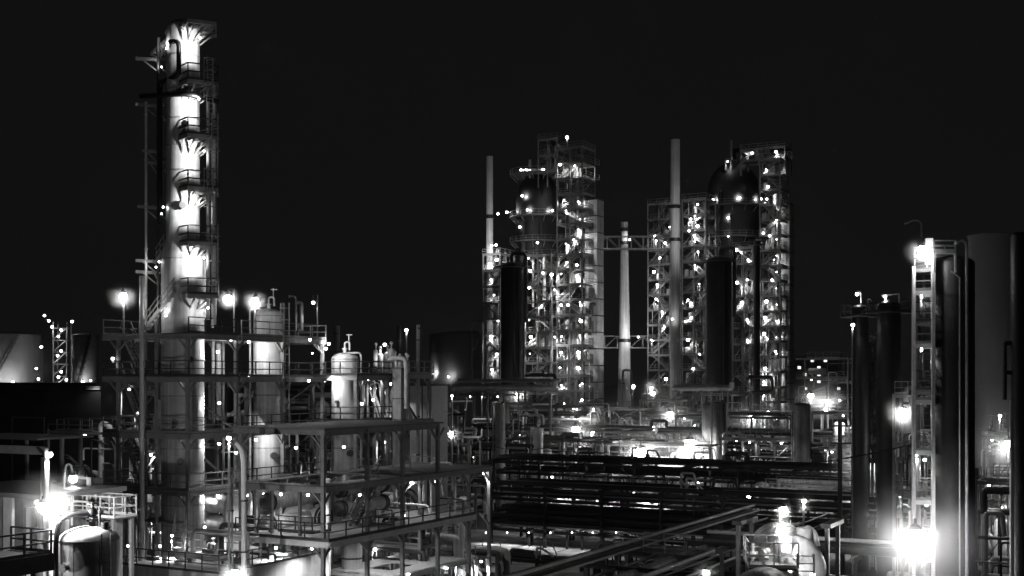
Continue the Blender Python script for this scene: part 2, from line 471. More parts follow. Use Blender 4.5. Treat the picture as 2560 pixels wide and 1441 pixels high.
for f in ((0,3,2,1),(4,5,6,7),(0,1,5,4),(1,2,6,5),(2,3,7,6),(3,0,4,7)): mb.face([n_+i for i in f])
mb.build('wing_plate', M['steel'], tw)
mb = MB(); mb.bar((b2[0]+.8,b2[1]-1,zz-.9),(-ru,0.2,zz-2.6),.1); mb.bar((b2[0]+.1,b2[1],zz-1),(-ru,.4,zz-2.2),.1); mb.build('wing_strut', M['steel_lt'], tw)
# davit posts on top, front
for px in (467, 476): mb = MB(); x, y = tp(px, 87.6); mb.bar((x,y,FT.Z(82)), (x,y+.1,zz-.1), .09); mb.build('post', M['steel'], tw)
# risers: left pair and right trio
def rz(py, px, D): return H-(py-HOR)*D/FPX
for px, D, t0, t1, r, m in ((365,90,255,1420,.1,'pipe'),(396,90,95,1000,.13,'pipe_dk'),(520,88.4,215,800,.12,'pipe'),(536,88,215,812,.14,'pipe'),(531,90.8,350,820,.1,'pipe'),(546,90.5,340,735,.06,'pipe_dk'),(507,89.6,640,800,.22,'clad')):
    x, y = tp(px, D); mb = MB(); mb.tube((x,y,max(rz(t1,px,D),.1)), (x,y,rz(t0,px,D)), r, 9); 
    z = rz(t0,px,D)-1
    while z > rz(t1,px,D): mb.tube((x,y,z),(x,y,z+.12),r*1.5,8); z -= 3.3
    mb.build('riser_pipe', M[m], tw)
x, y = tp(355, 87); mb = MB(); mb.tube((x,y,0.1),(x,y,rz(690,355,87)),.17,10); mb.build('riser_pipe', M['pipe'], tw)
# gooseneck in front of the top stage and the bent header under the second landing
mb = MB(); p0 = tp(425,88); p1 = tp(447,87.2); p2 = tp(400,89.5)
mb.path([(p0[0],p0[1],rz(105,0,88)),(p1[0],p1[1],rz(103,0,87.2)),(p1[0],p1[1],rz(188,0,87.2)),(p2[0],p2[1],rz(203,0,89)),(p2[0],p2[1],rz(560,0,89))], .17, 10, .5)
mb.build('gooseneck_pipe', M['black'], tw)
mb = MB(); q0, q1, q2 = tp(352,90), tp(470,86.9), tp(545,88)
mb.path([(q0[0],q0[1],rz(241,0,90)),(q1[0],q1[1],rz(236,0,87)),(q2[0],q2[1],rz(256,0,88.2))], .18, 10, .8); mb.build('header_pipe', M['black'], tw)
# side outriggers on the left
for py, s in ((150,1.0),(265,1.2),(380,.7),(410,.5),(520,.9),(655,1.2),(683,1.5)):
    mb = MB(); a, b = tp(396,90), tp(345,90.5); z = rz(py,0,90)
    mb.bar((-ru,.3,z),(a[0],a[1],z),.12); mb.bar((a[0],a[1],z),(a[0]+(b[0]-a[0])*min(1,s),a[1],z+.1),.16,.22)
    mb.bar((a[0],a[1],z-.9),(a[0]+(b[0]-a[0])*.7*min(1,s),a[1],z),.1); mb.bar((a[0]+.5,a[1],z-.9*s),(a[0]-.5,a[1]+.2,z+.2),.1)
    mb.build('outrigger', M['steel'], tw)
# ladders on the right between landings, caged
for i in range(4):
    z1 = FT.Z(TL[i]); z0 = FT.Z(TL[i+1]); x, y = tp(528, 87.3)
    mb = MB(); mb.ladder(x+(.25 if i%2 else -.1), y, z0, z1+1, cage=True); mb.build('ladder', M['steel'], tw)
# stairs from the structure's roof to the first landing
zr = LV[0]; zl = FT.Z(735)
for (xa, ya, za), (xb, yb, zb) in (((tp(352,88)[0],tp(352,88)[1],zr),(tp(398,88.5)[0],tp(398,88.5)[1],zr+1.8)), ((tp(400,87.4)[0],tp(400,87.4)[1],zr+1.6),(tp(436,87)[0],tp(436,87)[1],zl))):
    mb = MB(); mb.stair((xa,ya,za),(xb,yb,zb),.9); mb.build('stair_flight', M['steel'], tw)
mb = MB(); mb.stair((tp(388,89.5)[0],tp(388,89.5)[1],FT.Z(655)),(tp(412,89.5)[0],tp(412,89.5)[1],FT.Z(618)),.8); mb.build('stair_flight', M['steel'], tw)
# floodlights clipped below each landing, throwing light down the shell
for px, py, D, pw in ((500,95,86.3,680),(497,247,86.3,720),(510,378,86.4,640),(496,507,86.2,860),(510,645,86.4,660),(398,655,88.2,20),(408,518,88.0,20),(520,770,87,120)):
    x, y = tp(px, D); lamp(tw, (x, y, rz(py,0,D)), pw, .07, aim=(-x, -y, -.12), cone=84, bulb=.01)

for px, py, D, pw, aim in ((416,122,88.0,260,(-.3,.5,1)),(404,168,89.6,40,(-1,0,.3)),(404,282,89.6,50,(-1,0,.3)),(404,535,89.4,40,(-1,0,.3)),(390,668,89.2,60,(-1,0,.2)),(415,790,87,80,(-.4,.3,.4))):
    x, y = tp(px, D); lamp(tw, (x, y, rz(py,0,D)), pw, .06, aim=aim, cone=140)
for px, y0, y1, r in ((533,845,1060,.13),(547,860,1050,.2),(559,845,1200,.09),(524,940,1050,.1)):
    u = FL.U(px, 6.2); mb = MB(); mb.tube((u,6.2,FL.Z(y1,u,6.2)),(u,6.2,FL.Z(y0,u,6.2)),r,9); mb.build('pipe', M['steel_lt'], st)
# lamp posts on the structure's roof
lamp_post('lamp post burning at the far left corner of the tower structure roof', 308, 741, 87.5, LV[0], 90, .26, G_BIG)
lamp_post('lamp post right behind the tower foot, left of the domed white drum', 570, 745, 90.2, LV[0], 110, .24, G_BIG, arm=.45)
lamp_post('lamp post burning over the domed white drum', 637, 751, 92.5, LV[0], 240, .24, G_BIG)
lamp_post('unlit-looking hooded lamp on a bent arm beyond the domed white drum', 783, 757, 99, LV[0], 150, .13, arm=.35)

for pts, r, lab in ((((722,741),(740,741),(740,826)),.1,'thin hooked vent pipe on the roof right of the domed white drum'),(((742,757),(754,757),(754,826)),.16,'thick hooked vent pipe on the roof right of the domed white drum')):
    f2 = Fr(pts[1][0], 100, 0); zb = LV[0]; t = thing('vent_pipe', lab, 'pipe', f2, zb)
    mb = MB(); mb.path([((a-pts[1][0])/FPX*100, 0, max(f2.Z(b), zb)-zb) for a, b in pts], r, 9, .5); mb.build('pipe_run', M['steel'], t)
    mb = MB(); mb.tube((0,0,0),(0,0,.06),r*2.2,10); mb.build('base_flange', M['steel_dk'], t)
# ---- domed drums standing in the structure
def vessel(label, px, D, ytop, rpx, z0, skirt=None, m='clad', hr=.5, name='pressure_vessel', cat='vessel', bands_n=3, ladder=None, nozz=True, seed=1, pipe=True, topn=True, manhole=True, group=None):
    fr = Fr(px, D, 0); r = rpx*D/FPX; zt = fr.Z(ytop)-r*hr
    t = thing(name, label, cat, fr, 0, group)
    mb = MB(); mb.lathe(dome(r, z0, zt, hr, skirt), 40); mb.build('shell', M[m], t)
    q = random.Random(seed)
    if bands_n:
        bands('band', 'clad_dull' if m.startswith('clad') else m, t, [(z0+(zt-z0)*(k+.5)/bands_n, r+.03) for k in range(bands_n)]+[(zt, r+.03)], .05)
    if manhole:
        mb = MB(); z = z0+(zt-z0)*.12
        a = -PI/2+.5; mb.path([(r*.95*math.cos(a),r*.95*math.sin(a),z),((r+.3)*math.cos(a),(r+.3)*math.sin(a),z)], .28, 12)
        mb.build('manhole', M['steel_dk'], t); mb = MB()
        a = -PI/2-.4; z = z0+(zt-z0)*.6; mb.path([(r*.95*math.cos(a),r*.95*math.sin(a),z),((r+.25)*math.cos(a),(r+.25)*math.sin(a),z)], .14, 10)
        mb.build('nozzle', M['steel_dk'], t)
    if topn:
        mb = MB(); z = zt+r*hr
        mb.tube((0,0,z-.1),(0,0,z+.35),.15,10); mb.tube((0,0,z+.3),(0,0,z+.38),.24,10)
        mb.path([(0,0,z+.38),(0,0,z+.9),(r*.35,0,z+.9),(r*.35,0,z+.2)], .08, 7, .2)
        mb.bar((r*.3,0,z+.9),(r*.3,0,z+1.6),.07); mb.bar((r*.3-.2,0,z+1.5),(r*.3+.3,0,z+1.5),.07)
        mb.build('vent_pipe', M['steel_lt'], t)
    if pipe:
        mb = MB(); s = q.choice((-1,1)); x = s*(r+.25)
        mb.path([(0,-.1,zt+r*hr*.9),(x,-.1,zt+r*hr*1.0),(x,-.1,max(z0-2, .1))], .09, 7, .3); mb.build('downpipe', M['pipe'], t)
    if ladder is not None:
        mb = MB(); a = ladder; x, y = (r+.2)*math.cos(a), (r+.2)*math.sin(a)
        mb.ladder(x, y, z0, zt+1, dx=-math.sin(a), dy=math.cos(a), cage=True); mb.build('ladder', M['rail'], t)
    return t, r, zt
vessel('domed white drum rising through the roof deck right of the tower', 672, 96.2, 772, 38, 10.6, skirt=7.5, seed=3, ladder=-.5)
vessel('domed white drum one deck lower, at the right end of the structure', 862, 103, 882, 33.5, 10.8, skirt=6, seed=5)
# frame carrying the second drum
F2 = Fr(890, 100.5)
s2 = thing('drum_support_frame', 'two level steel frame wrapped round the lower white drum', 'steel frame', F2)
zA, zB = F2.Z(938), F2.Z(1052)
w2 = F2.U(780); d2 = 4.6
for x in (0, w2):
    for y in (0, d2): col_part(s2, x, y, 0, zA, [zA, zB], [(0,1)] if y == 0 else [(0,-1)], .26)
for z in (zA, zB):
    deck_part(s2, w2-.3, .3, -.3, d2+.3, z, [(-3.4,-.5,.6,3.8)], railpts=[[(w2-.3,-.25,z),(.3,-.25,z),(.3,d2+.3,z)]], rm='rail_dk')
for px, py, v, pw in ((815,872,-1.2,200),(812,952,-1.0,260),(905,1010,-.3,120)):
    u = F2.U(px, v); lamp(s2, (u, v, F2.Z(py, u, v)), pw, .12, aim=(.7,1,-.3))

# ---- right wing: drum rack, clad duct, thin dark columns
F3 = Fr(905, 108)
s3 = thing('equipment_rack', 'low deck crowded with small drums and valves right of the white drums', 'equipment rack', F3)
z3 = F3.Z(935); u3 = F3.U(1010)
for x in (0, u3*.5, u3):
    for y in (0, 4): col_part(s3, x, y, 0, z3, [z3], [(0,1)] if y == 0 else [(0,-1)], .22)
deck_part(s3, -.3, u3+.3, -.3, 4.3, z3, railpts=[[(-.3,-.25,z3),(u3+.3,-.25,z3),(u3+.3,4.3,z3)]], rm='rail')
deck_part(s3, -.3, u3+.3, -.3, 4.3, z3-4, railpts=[[(-.3,-.25,z3-4),(u3+.3,-.25,z3-4)]], rm='rail_dk')
q = random.Random(11)
for k in range(9):
    x = u3*(k+.6)/9.2; y = q.uniform(.5,3.2); r = q.uniform(.16,.32); h = q.uniform(.9,2.1)
    mb = MB(); mb.lathe(dome(r, z3+.35, z3+h, .6), 14, (x,y,0)); mb.tube((x,y,z3+h),(x,y,z3+h+.6),.06,6); mb.ball((x,y,z3+h+.65),.16,8,5)
    for a in (0,2,4): mb.bar((x+r*.8*math.cos(a),y+r*.8*math.sin(a),z3),(x+r*.8*math.cos(a),y+r*.8*math.sin(a),z3+.6),.06)
    mb.build('small_drum', M['steel_lt'], s3)
for k in range(12):
    x = q.uniform(0,u3); y = q.uniform(0,4); mb = MB(); z0 = z3-q.uniform(3.8,6); r = q.uniform(.06,.2)
    mb.path([(x,y,z0-2),(x,y,z3-q.uniform(.5,1.5)),(x+q.uniform(-1.4,1.4),y+.4,z3-.7),(x+1,y+1,z0)], r, 7, .35); mb.build('pipe', M[q.choice(('steel_lt','pipe','pipe_dk'))], s3)
for px, py, v, pw in ((962,862,1,130),(900,942,-.2,160),(945,942,-.2,160),(920,948,3,160),(975,960,1,100)):
    u = F3.U(px, v); lamp(s3, (u, v, F3.Z(py, u, v)), pw, .14)
F4 = Fr(992, 104)
d4 = thing('flat_duct', 'upright flat clad duct on the right of the drum rack', 'duct', F4)
w = F4.U(1003)-F4.U(982)
mb = MB(); mb.box(-w/2, w/2, 0, .8, 0, F4.Z(922)); mb.build('casing', M['clad_dull'], d4)
for py in (922, 997, 1050):
    mb = MB(); z = F4.Z(py); mb.box(-w/2-.04, w/2+.04, -.04, .84, z-.05, z+.05); mb.build('joint_flange', M['steel_dk'], d4)
mb = MB(); x = F4.U(1009); mb.path([(-1.2,.4,F4.Z(900)),(-.6,.4,F4.Z(895)),(x,.4,F4.Z(895)),(x,.4,F4.Z(1022))], .2, 10, .8); mb.build('bend_pipe', M['pipe'], d4)
lamp(d4, (-1.6,-1.2,F4.Z(1000)), 60, .1)
def thin_column(label, px, D, yt, rpx, m='shell_dk', name='slim_column', yb=None):
    fr = Fr(px, D, 0); t = thing(name, label, 'column', fr); r = rpx*D/FPX; zt = fr.Z(yt)
    mb = MB(); mb.lathe(dome(r, .6, zt-r*.5, .5, 0), 24); mb.build('shell', M[m], t)
    bands('flange_ring', 'steel_dk', t, [(zt-1.5-3.7*k, r+.05) for k in range(int((zt-5.5)/3.7)+1)], .06, 24)
    mb = MB(); mb.tube((r+.25,-.2,0.1),(r+.25,-.2,zt-.5),.07,6); mb.tube((r+.25,-.2,zt-.5),(0,-.2,zt-.3),.07,6); mb.build('side_pipe', M['pipe_dk'], t)
    return t
thin_column('slim dark column behind the flat clad duct', 999, 120, 815, 7)
thin_column('slim grey column with a bare top right of the flat duct', 1045, 118, 812, 4.5, 'pipe')
lamp_post('single bare lamp hanging between the two slim columns', 1016, 826, 119, 0, 30, .16, hook=False)
mb = MB(); fb = Fr(1018, 125); t = thing('pale_box_building', 'small pale box building lit between the slim columns', 'building', fb)
mb.box(0, 3.0, 0, 3, 0, fb.Z(965)); mb.build('wall', M['steel_lt'], t); mb = MB(); mb.box(-.2, 3.2, -.2, 3.2, fb.Z(965), fb.Z(965)+.15); mb.build('roof', M['steel_dk'], t)
lamp(t, (-.6, -1.6, fb.Z(985)), 120, .1)
# short round chimney behind the drums
fc = Fr(842, 240, 0); t = thing('short_chimney', 'short grey chimney standing behind the white drums', 'chimney', fc); r = 7.5*240/FPX
mb = MB(); mb.lathe([(r*1.15,0),(r,fc.Z(815)),(r*.8,fc.Z(815)),(r*.8,fc.Z(830))], 24); mb.build('shaft', M['tank'], t)
bands('band', 'steel_dk', t, [(fc.Z(py), r*1.1) for py in (835, 880)], .1, 24)
lamp(t, (-4.0,-5.0,fc.Z(885)), 500, .15)

# ================================================================== FRONT FRAME with three decks and exchangers
FF = Fr(808, 78)
fv = [0, FF.V(918), FF.V(1006), FF.V(1094), FF.V(1172), FF.V(1223)]
z1, z2, z3f = FF.Z(1076), FF.Z(1216), FF.Z(1352)
z4 = z3f-3.5
uF = FF.U(603)
ff = thing('deck_structure', 'wide stepped steel frame of open decks in the front middle', 'steel frame', FF)
for i, v in enumerate(fv):
    zt = z1 if i < 4 else z2
    lv = [z for z in (z1, z2, z3f) if z <= zt+.01]
    dirs = [(0,1)] if i == 0 else ([(0,-1)] if i == 5 else [(0,1),(0,-1)])
    col_part(ff, 0, v, 0, zt, lv, dirs+[(-1,0)], .22, m='steel')
    if i in (0, 2, 4): col_part(ff, uF, v, 0, zt, lv, dirs+[(1,0)], .22, m='steel')
col_part(ff, uF*.5, 5.0, 0, z2, [z2], [(0,1)], .22, m='steel_lt')
for k, px in enumerate((640, 680, 750)):
    mb = MB(); u = FF.U(px, 1.2); mb.box(u-.09,u+.09,1.1,1.28,z3f,z2-.4); mb.build('hanger', M['steel'], ff)
# roof: solid sheet
mb = MB(); mb.box(uF-.6, .35, -.35, fv[3]+.3, z1, z1+.12); rf = mb.build('roof', M['roof'], ff)
mb = MB(); mb.ibeam((uF-.5,-.2,z1-.16),(.3,-.2,z1-.16),.2,.3); mb.ibeam((.0,-.1,z1-.2),(.0,fv[3],z1-.2),.22,.36); mb.ibeam((uF,-.1,z1-.2),(uF,fv[3],z1-.2),.22,.36)
for v in fv[1:4]: mb.ibeam((uF+.15,v,z1-.2),(-.15,v,z1-.2),.2,.3)
mb.build('roof_beams', M['steel'], rf)
deck_part(ff, uF-.35, .25, -.2, fv[5]+.1, z2, [(uF*.92, -1.2, .8, fv[2]), (uF*.8,-1,fv[2]+1,fv[3])], edge='steel', railpts=None)
deck_part(ff, uF-.4, .6, -.2, fv[4]+.1, z3f, [(uF*.8,-2.6,2.2,fv[1]-.6), (uF*.85,-2,fv[2],fv[3])], edge='steel_lt', railpts=[[(uF-.35,-.15,z3f),(.55,-.15,z3f),(.55,fv[4],z3f)], [(uF*.8,2.2,z3f),(-2.6,2.2,z3f),(-2.6,fv[1]-.6,z3f)], [(uF*.3,fv[2]-.4,z3f),(-.6,fv[2]-.4,z3f)]], rm='rail_dk')
deck_part(ff, uF*.9, -.3, fv[2], fv[4]+.1, z4, [(uF*.6,-2,fv[2]+1.5,fv[3])], edge='steel_lt', m='steel_lt')
mb = MB(); mb.stair((uF*.45, 7.0, z3f), (uF*.15, 7.0, z2), .8); mb.build('stair_flight', M['rail_dk'], ff)
# bright bracket plates on the right wing
for v, z in ((fv[4],z2),(fv[5],z2),(fv[5],z4),(fv[4],z4)):
    mb = MB(); mb.bar((-.05,v-.25,z-.4),(-.05,v+.05,z-1.6),.3,.06); mb.build('bracket', M['steel_lt'], ff)
for px, py, v, pw in ((1213,1184,fv[5]-.6,160),(1090,1205,fv[3]+.3,160),(1138,1421,fv[3]+1.5,620),(1203,1404,fv[5]-1,620),(1052,1436,fv[2]+1,620),(702,1236,2.0,240),(660,1236,4,160),(875,1330,6,420),(1010,1290,fv[3]-1,220),(617,1238,1.2,220),(770,1238,4,200),(900,1238,7,160),(690,1370,1.5,900),(780,1372,2.5,700),(740,1120,3,140),(860,1118,6,120)):
    u = min(-.15, FF.U(px, v)); lamp(ff, (u, v, FF.Z(py, u, v)), pw, .1)
lamp_post('globe lamp on the thin mast left of the white gooseneck pipe', 572, 1096, 75.5, 0, 260, .15)
lamp_post('glaring low lamp at the bottom edge by the white gooseneck pipe', 588, 1432, 73, 0, 420, .22, G_BIG)

# horizontal exchangers stacked two and two
def exchanger(label, u, v, z, r, L, fr=FF, m='clad_dull', group=None, ax='y'):
    f2 = Fr(0, 1); f2.ox, f2.oy = fr.W(u, v); f2.rot = fr.rot
    t = thing('heat_exchanger', label, 'heat exchanger', f2, z, group)
    mb = MB(); mb.lathe([(r,0),(r,L)], 28, (0,0,0), ax); mb.build('shell', M[m], t)
    for y in (0.0, .28, L-.3, L): mb = MB(); mb.lathe([(r*1.16,y-.06),(r*1.16,y+.06)], 28, (0,0,0), ax); mb.build('flange', M['black'], t)
    mb = MB(); mb.lathe([(.01,-.4),(r*.6,-.34),(r*.98,-.1),(r*.98,-.07)], 28, (0,0,0), ax); mb.build('end_cover', M['black'], t)
    mb = MB()
    if ax == 'y': mb.tube((0,.6,r*.8),(0,.6,r+.5),.16,10); mb.tube((0,L-.7,-r*.8),(0,L-.7,-r-.4),.16,10)
    else: mb.tube((.6,0,r*.8),(.6,0,r+.5),.16,10); mb.tube((L-.7,0,-r*.8),(L-.7,0,-r-.4),.16,10)
    mb.build('nozzle', M['pipe'], t)
    for y in (1.0, L-1.2):
        mb = MB()
        if ax == 'y': mb.box(-r*.7,r*.7,y-.12,y+.12,-r-.35,-r*.6)
        else: mb.box(y-.12,y+.12,-r*.7,r*.7,-r-.35,-r*.6)
        mb.build('saddle', M['conc'], t)
    return t
for px, py, rr, lab in ((668,1256,.55,'upper dark faced exchanger near the left front post of the frame'), (668,1312,.55,'lower dark faced exchanger near the left front post of the frame'),
                        (848,1225,.5,'upper dark round ended exchanger right behind the frame corner post'), (848,1272,.5,'lower dark round ended exchanger right behind the frame corner post')):
    v = 3.0 if px < 700 else 7.5
    u = FF.U(px, v); exchanger(lab, u, v, FF.Z(py, u, v), rr, 5.5)
for px, py, lab, L in ((500,1255,'upper long grey exchanger lying right of the tower foot',4.8),(500,1310,'lower long grey exchanger lying right of the tower foot',4.8),(715,1290,'fat pale exchanger lying under the middle deck of the frame',3.6)):
    v = 6.5 if px < 700 else 8; u = FF.U(px, v); exchanger(lab, u, v, FF.Z(py, u, v), .75, L, m='clad', ax='x')
# fat white vertical legs/ducts under the frame
for px, v, r, zt, lab in ((582,2.5,.62,z2-1.2,'thick white upright duct left of the frame post'),(695,9,.6,z2-.6,'thick white upright duct behind the frame middle bay'),(880,10,.75,z2-.5,'thick white upright duct beside the stacked round ended exchangers'),(690,4.2,.7,z3f-.2,'fat pale skirted drum under the lowest front deck')):
    f2 = Fr(0,1); u = FF.U(px, v); f2.ox, f2.oy = FF.W(u, v); f2.rot = TH
    t = thing('upright_duct', lab, 'duct', f2); mb = MB(); mb.lathe([(r*1.2,0),(r*1.2,.2),(r,.2),(r,zt-.6),(r*.7,zt-.15),(r*.4,zt)], 28); mb.build('shell', M['clad'], t)
    bands('flange_ring', 'steel_dk', t, [(z, r+.04) for z in (2.5, 5, 7.2) if z < zt-1], .06, 28)
    mb = MB(); mb.path([(0,0,zt-.3),(0,0,zt+.15),(.5,1.2,zt+.15),(.5,1.2,zt-1.5)], .18, 9, .4); mb.build('outlet_pipe', M['pipe'], t)
# white gooseneck pipe in front of the left post and thin conduits
f2 = Fr(610, 75, 0); t = thing('gooseneck_pipe', 'white gooseneck pipe standing just before the frame left post', 'pipe', f2)
mb = MB(); mb.path([(0,0,0),(0,0,f2.Z(1150)),(-.15,0,f2.Z(1122)),(-.5,0,f2.Z(1108))], .17, 10, .4); mb.build('pipe_run', M['steel_lt'], t)
bands('flange', 'steel_dk', t, [(f2.Z(py), .26) for py in (1252, 1380)], .05, 12)
for px, zt, lab in ((572,1085,'thin pale conduit next to the gooseneck pipe, taller one'),(581,1170,'thin pale conduit next to the gooseneck pipe, shorter one')):
    f2 = Fr(px, 76, 0); t = thing('conduit', lab, 'conduit', f2); mb = MB(); mb.tube((0,0,0),(0,0,f2.Z(zt)),.06,7); mb.build('tube', M['steel_lt'], t)
    for k in range(5): mb = MB(); z = 2+k*2.6; mb.box(-.1,.1,-.1,.1,z,z+.1); mb.build('clip', M['steel_dk'], t)
# ================================================================== LOWER LEFT FOREGROUND
fv_, r_, zt_ = None, None, None
fr = Fr(223, 60, 0); rv = 73*60/FPX
dv = thing('pressure_vessel', 'big domed vessel in the lower left corner with valves on its crown', 'vessel', fr)
zt = fr.Z(1315)-rv*.45
mb = MB(); mb.lathe(dome(rv, 1.2, zt, .45, 0), 56); mb.build('shell', M['clad'], dv)
bands('band', 'clad_dull', dv, [(zt, rv+.02), (zt-2.96, rv+.03)], .035, 56)
zc = zt+rv*.45
mb = MB(); mb.tube((.15,0,zc-.1),(.15,0,zc+.3),.17,12); mb.tube((.15,0,zc+.22),(.15,0,zc+.3),.28,12); mb.tube((.15,0,zc+.4),(.15,0,zc+.46),.28,12); mb.ball((.15,0,zc+.65),.26,12,8); mb.tube((.15,0,zc+.8),(.15,0,zc+1.15),.07,8); mb.tube((.15,0,zc+1.08),(.15,0,zc+1.12),.3,14)
mb.tube((.55,-.1,zc-.1),(.55,-.1,zc+.9),.06,8); mb.tube((.8,-.1,zc-.3),(.8,-.1,zc+.2),.2,12); mb.bar((.6,-.1,zc+.05),(1.1,-.1,zc-.12),.2,.16)
mb.build('valve', M['black'], dv)
mb = MB(); mb.path([(.15,-.1,zc+.62),(-.7,-.55,zc+.62),(-1.12,-.95,zc+.35),(-1.2,-1.2,zc-.6),(-1.2,-1.2,.3)], .12, 12, .5); mb.build('gooseneck_pipe', M['black'], dv)
for a in (-2.6,-1.75,-.9,-.2):
    mb = MB(); x, y = (rv+.004)*math.cos(a), (rv+.004)*math.sin(a); mb.bar((x,y,zt-5.5),(x,y,zt-.05),.035); mb.build('weld_seam', M['clad_dull'], dv)
for a, z, r in ((-2.0,zt-1.2,.14),(-1.2,zt-2.2,.1),(-2.3,zt-2.8,.2)):
    mb = MB(); mb.path([(rv*.95*math.cos(a),rv*.95*math.sin(a),z),((rv+.28)*math.cos(a),(rv+.28)*math.sin(a),z)],r,12); mb.path([((rv+.28)*math.cos(a),(rv+.28)*math.sin(a),z),((rv+.34)*math.cos(a),(rv+.34)*math.sin(a),z)],r*1.6,12); mb.build('nozzle', M['steel_dk'], dv)
mb = MB(); a = -.75; mb.ladder((rv+.2)*math.cos(a),(rv+.2)*math.sin(a),1.5,zt+.4,dx=-math.sin(a),dy=math.cos(a)); mb.build('ladder', M['steel'], dv)
# wire hoop and railed walkway behind the vessel
fw = Fr(285, 66)
wk = thing('walkway', 'railed walkway behind the crown of the lower left vessel', 'walkway', fw)
zw = fw.Z(1297); uw = fw.U(150)
mb = MB(); mb.box(uw, 0, 0, 1.6, zw-.08, zw); mb.build('deck', M['deck'], wk)
mb = MB(); mb.rail([(uw,0,zw),(0,0,zw),(0,1.6,zw),(uw,1.6,zw),(uw,0,zw)], 1.15, 1.0, .06); mb.build('railing', M['steel_lt'], wk)
for x in (uw+.2, uw*.5, -.2):
    for y in (.15, 1.45): mb = MB(); mb.box(x-.1,x+.1,y-.1,y+.1,0,zw-.08); mb.build('post', M['steel'], wk)
mb = MB(); x0, x1 = fw.U(190), fw.U(240); zz = fw.Z(1258)
mb.path([(x0,-.3,zw-.5),(x0,-.3,zz),(x1,-.3,zz),(x1,-.3,zw-.5)], .06, 7, .35); mb.build('hoop_pipe', M['steel_lt'], wk)
mb = MB(); mb.box(fw.U(178,2.2), fw.U(222,2.2), 2.0, 3.2, zw, fw.Z(1205,0,2.2)); mb.build('cabinet', M['steel_dk'], wk)
mb = MB(); x=fw.U(222,1.9); mb.bar((x,1.9,zw),(x,1.9,fw.Z(1202,0,2.2)),.18); mb.bar((fw.U(178,1.9),1.9,fw.Z(1202,0,2.2)),(x,1.9,fw.Z(1202,0,2.2)),.14); mb.build('cabinet_frame', M['steel_lt'], wk)
lamp_post('hook shaped lamp post behind the lower left vessel', 183, 1197, 68, 0, 220, .24, arm=.5, hook=True)
# flat roofed shelter far left, with the glaring floodlight post
fs = Fr(100, 64)
sh = thing('flat_roof_shelter', 'flat roofed open shelter at the left edge beside the glaring floodlight', 'shelter', fs)
zs = fs.Z(1238)
mb = MB(); mb.box(-9, 0, 0, 6, zs-.25, zs); mb.build('roof', M['roof'], sh)
for x in (-8.5,-4.5,-.3):
    for y in (.3, 5.6): mb = MB(); mb.box(x-.12,x+.12,y-.12,y+.12,0,zs-.25); mb.build('post', M['steel'], sh)
mb = MB(); mb.box(-9,-.2,5.7,5.9,0,zs-.25); mb.build('back_wall', M['clad_dull'], sh)
q = random.Random(5)
for k in range(6):
    x = -6.2+k*.95; mb = MB(); h = q.uniform(2.2,4.2); zb = fs.Z(1335)
    mb.box(x-.35,x+.35,2.2,2.9,0,zb+q.uniform(.2,1.9)); mb.build('cabinet', M['steel_lt' if k % 2 else 'steel'], sh)
lamp(sh, (fs.U(60,3), 3, zs-.8), 260, .09)
fb = Fr(105, 58.6)
fl = thing('floodlight_post', 'tall post with a Y head and a blinding floodlight left of the vessel', 'floodlight post', fb)
z_top = fb.Z(1118); zl = fb.Z(1268)
mb = MB(); mb.tube((0,.25,0),(0,.25,z_top),.13,10); mb.bar((0,.25,fb.Z(1142)),(fb.U(82),.25,fb.Z(1119)),.12); mb.tube((-.3,.25,zl-.4),(-.3,.25,fb.Z(1145)),.06,7)
mb.bar((0,.25,fb.Z(1290)),(fb.U(79),.25,fb.Z(1256)),.18); mb.build('pole', M['steel_lt'], fl)
lamp(fl, (.05,0,zl), 3200, .26, G_BIG, aim=(.1,1,.05), cone=165, bulb=.16); lamp(fl, (.3,.2,fb.Z(1137)), 420, .15)
# railed dark gantry at the bottom left corner
fg = Fr(136, 58)
ga = thing('dark_gantry', 'dark edged gantry with black railings crossing the bottom left corner', 'gantry', fg)
zg = fg.Z(1386)
mb = MB(); mb.box(-3, -.25, -14, -.05, zg-.1, zg); mb.build('deck', M['deck'], ga)
mb = MB(); mb.box(-.22, .02, -14, 0, zg-.75, zg+.05); mb.box(-3, -.23, -.2, 0, zg-.6, zg+.02); mb.build('edge_beam', M['black'], ga)
mb = MB(); mb.rail([(-.1,-14,zg+.05),(-.1,-.1,zg+.05),(-2.9,-.1,zg+.05)], 1.1, 1.6, .08); mb.build('railing', M['rail_dk'], ga)
for y in (-1.2,-6):
    mb = MB(); mb.box(-.32,-.04,y-.14,y+.14,0,zg-.76); mb.bar((-.2,y,zg-2.0),(-.2,y-1.1,zg-.8),.14); mb.build('post', M['black'], ga)
p = (-2.4,-2.6,fg.Z(1428,-2.4,-2.6)); lamp(ga, p, 300, .2, G_BIG)

# pipe bundle between vessel and floodlight
for px, lab, r in ((131,'pale upright pipe just right of the blinding floodlight',.13),(141,'thin upright pipe at the lower left vessel, second right of the floodlight',.08),(122,'ribbed upright pipe directly under the blinding floodlight',.16)):
    f2 = Fr(px, 63, 0); t = thing('upright_pipe', lab, 'pipe', f2); mb = MB(); mb.tube((0,0,0),(0,0,f2.Z(1262)),r,10); mb.build('tube', M['steel_lt'], t)
    bands('flange', 'steel_dk', t, [(f2.Z(py), r*1.6) for py in (1290,1335,1352,1408)], .05, 10)
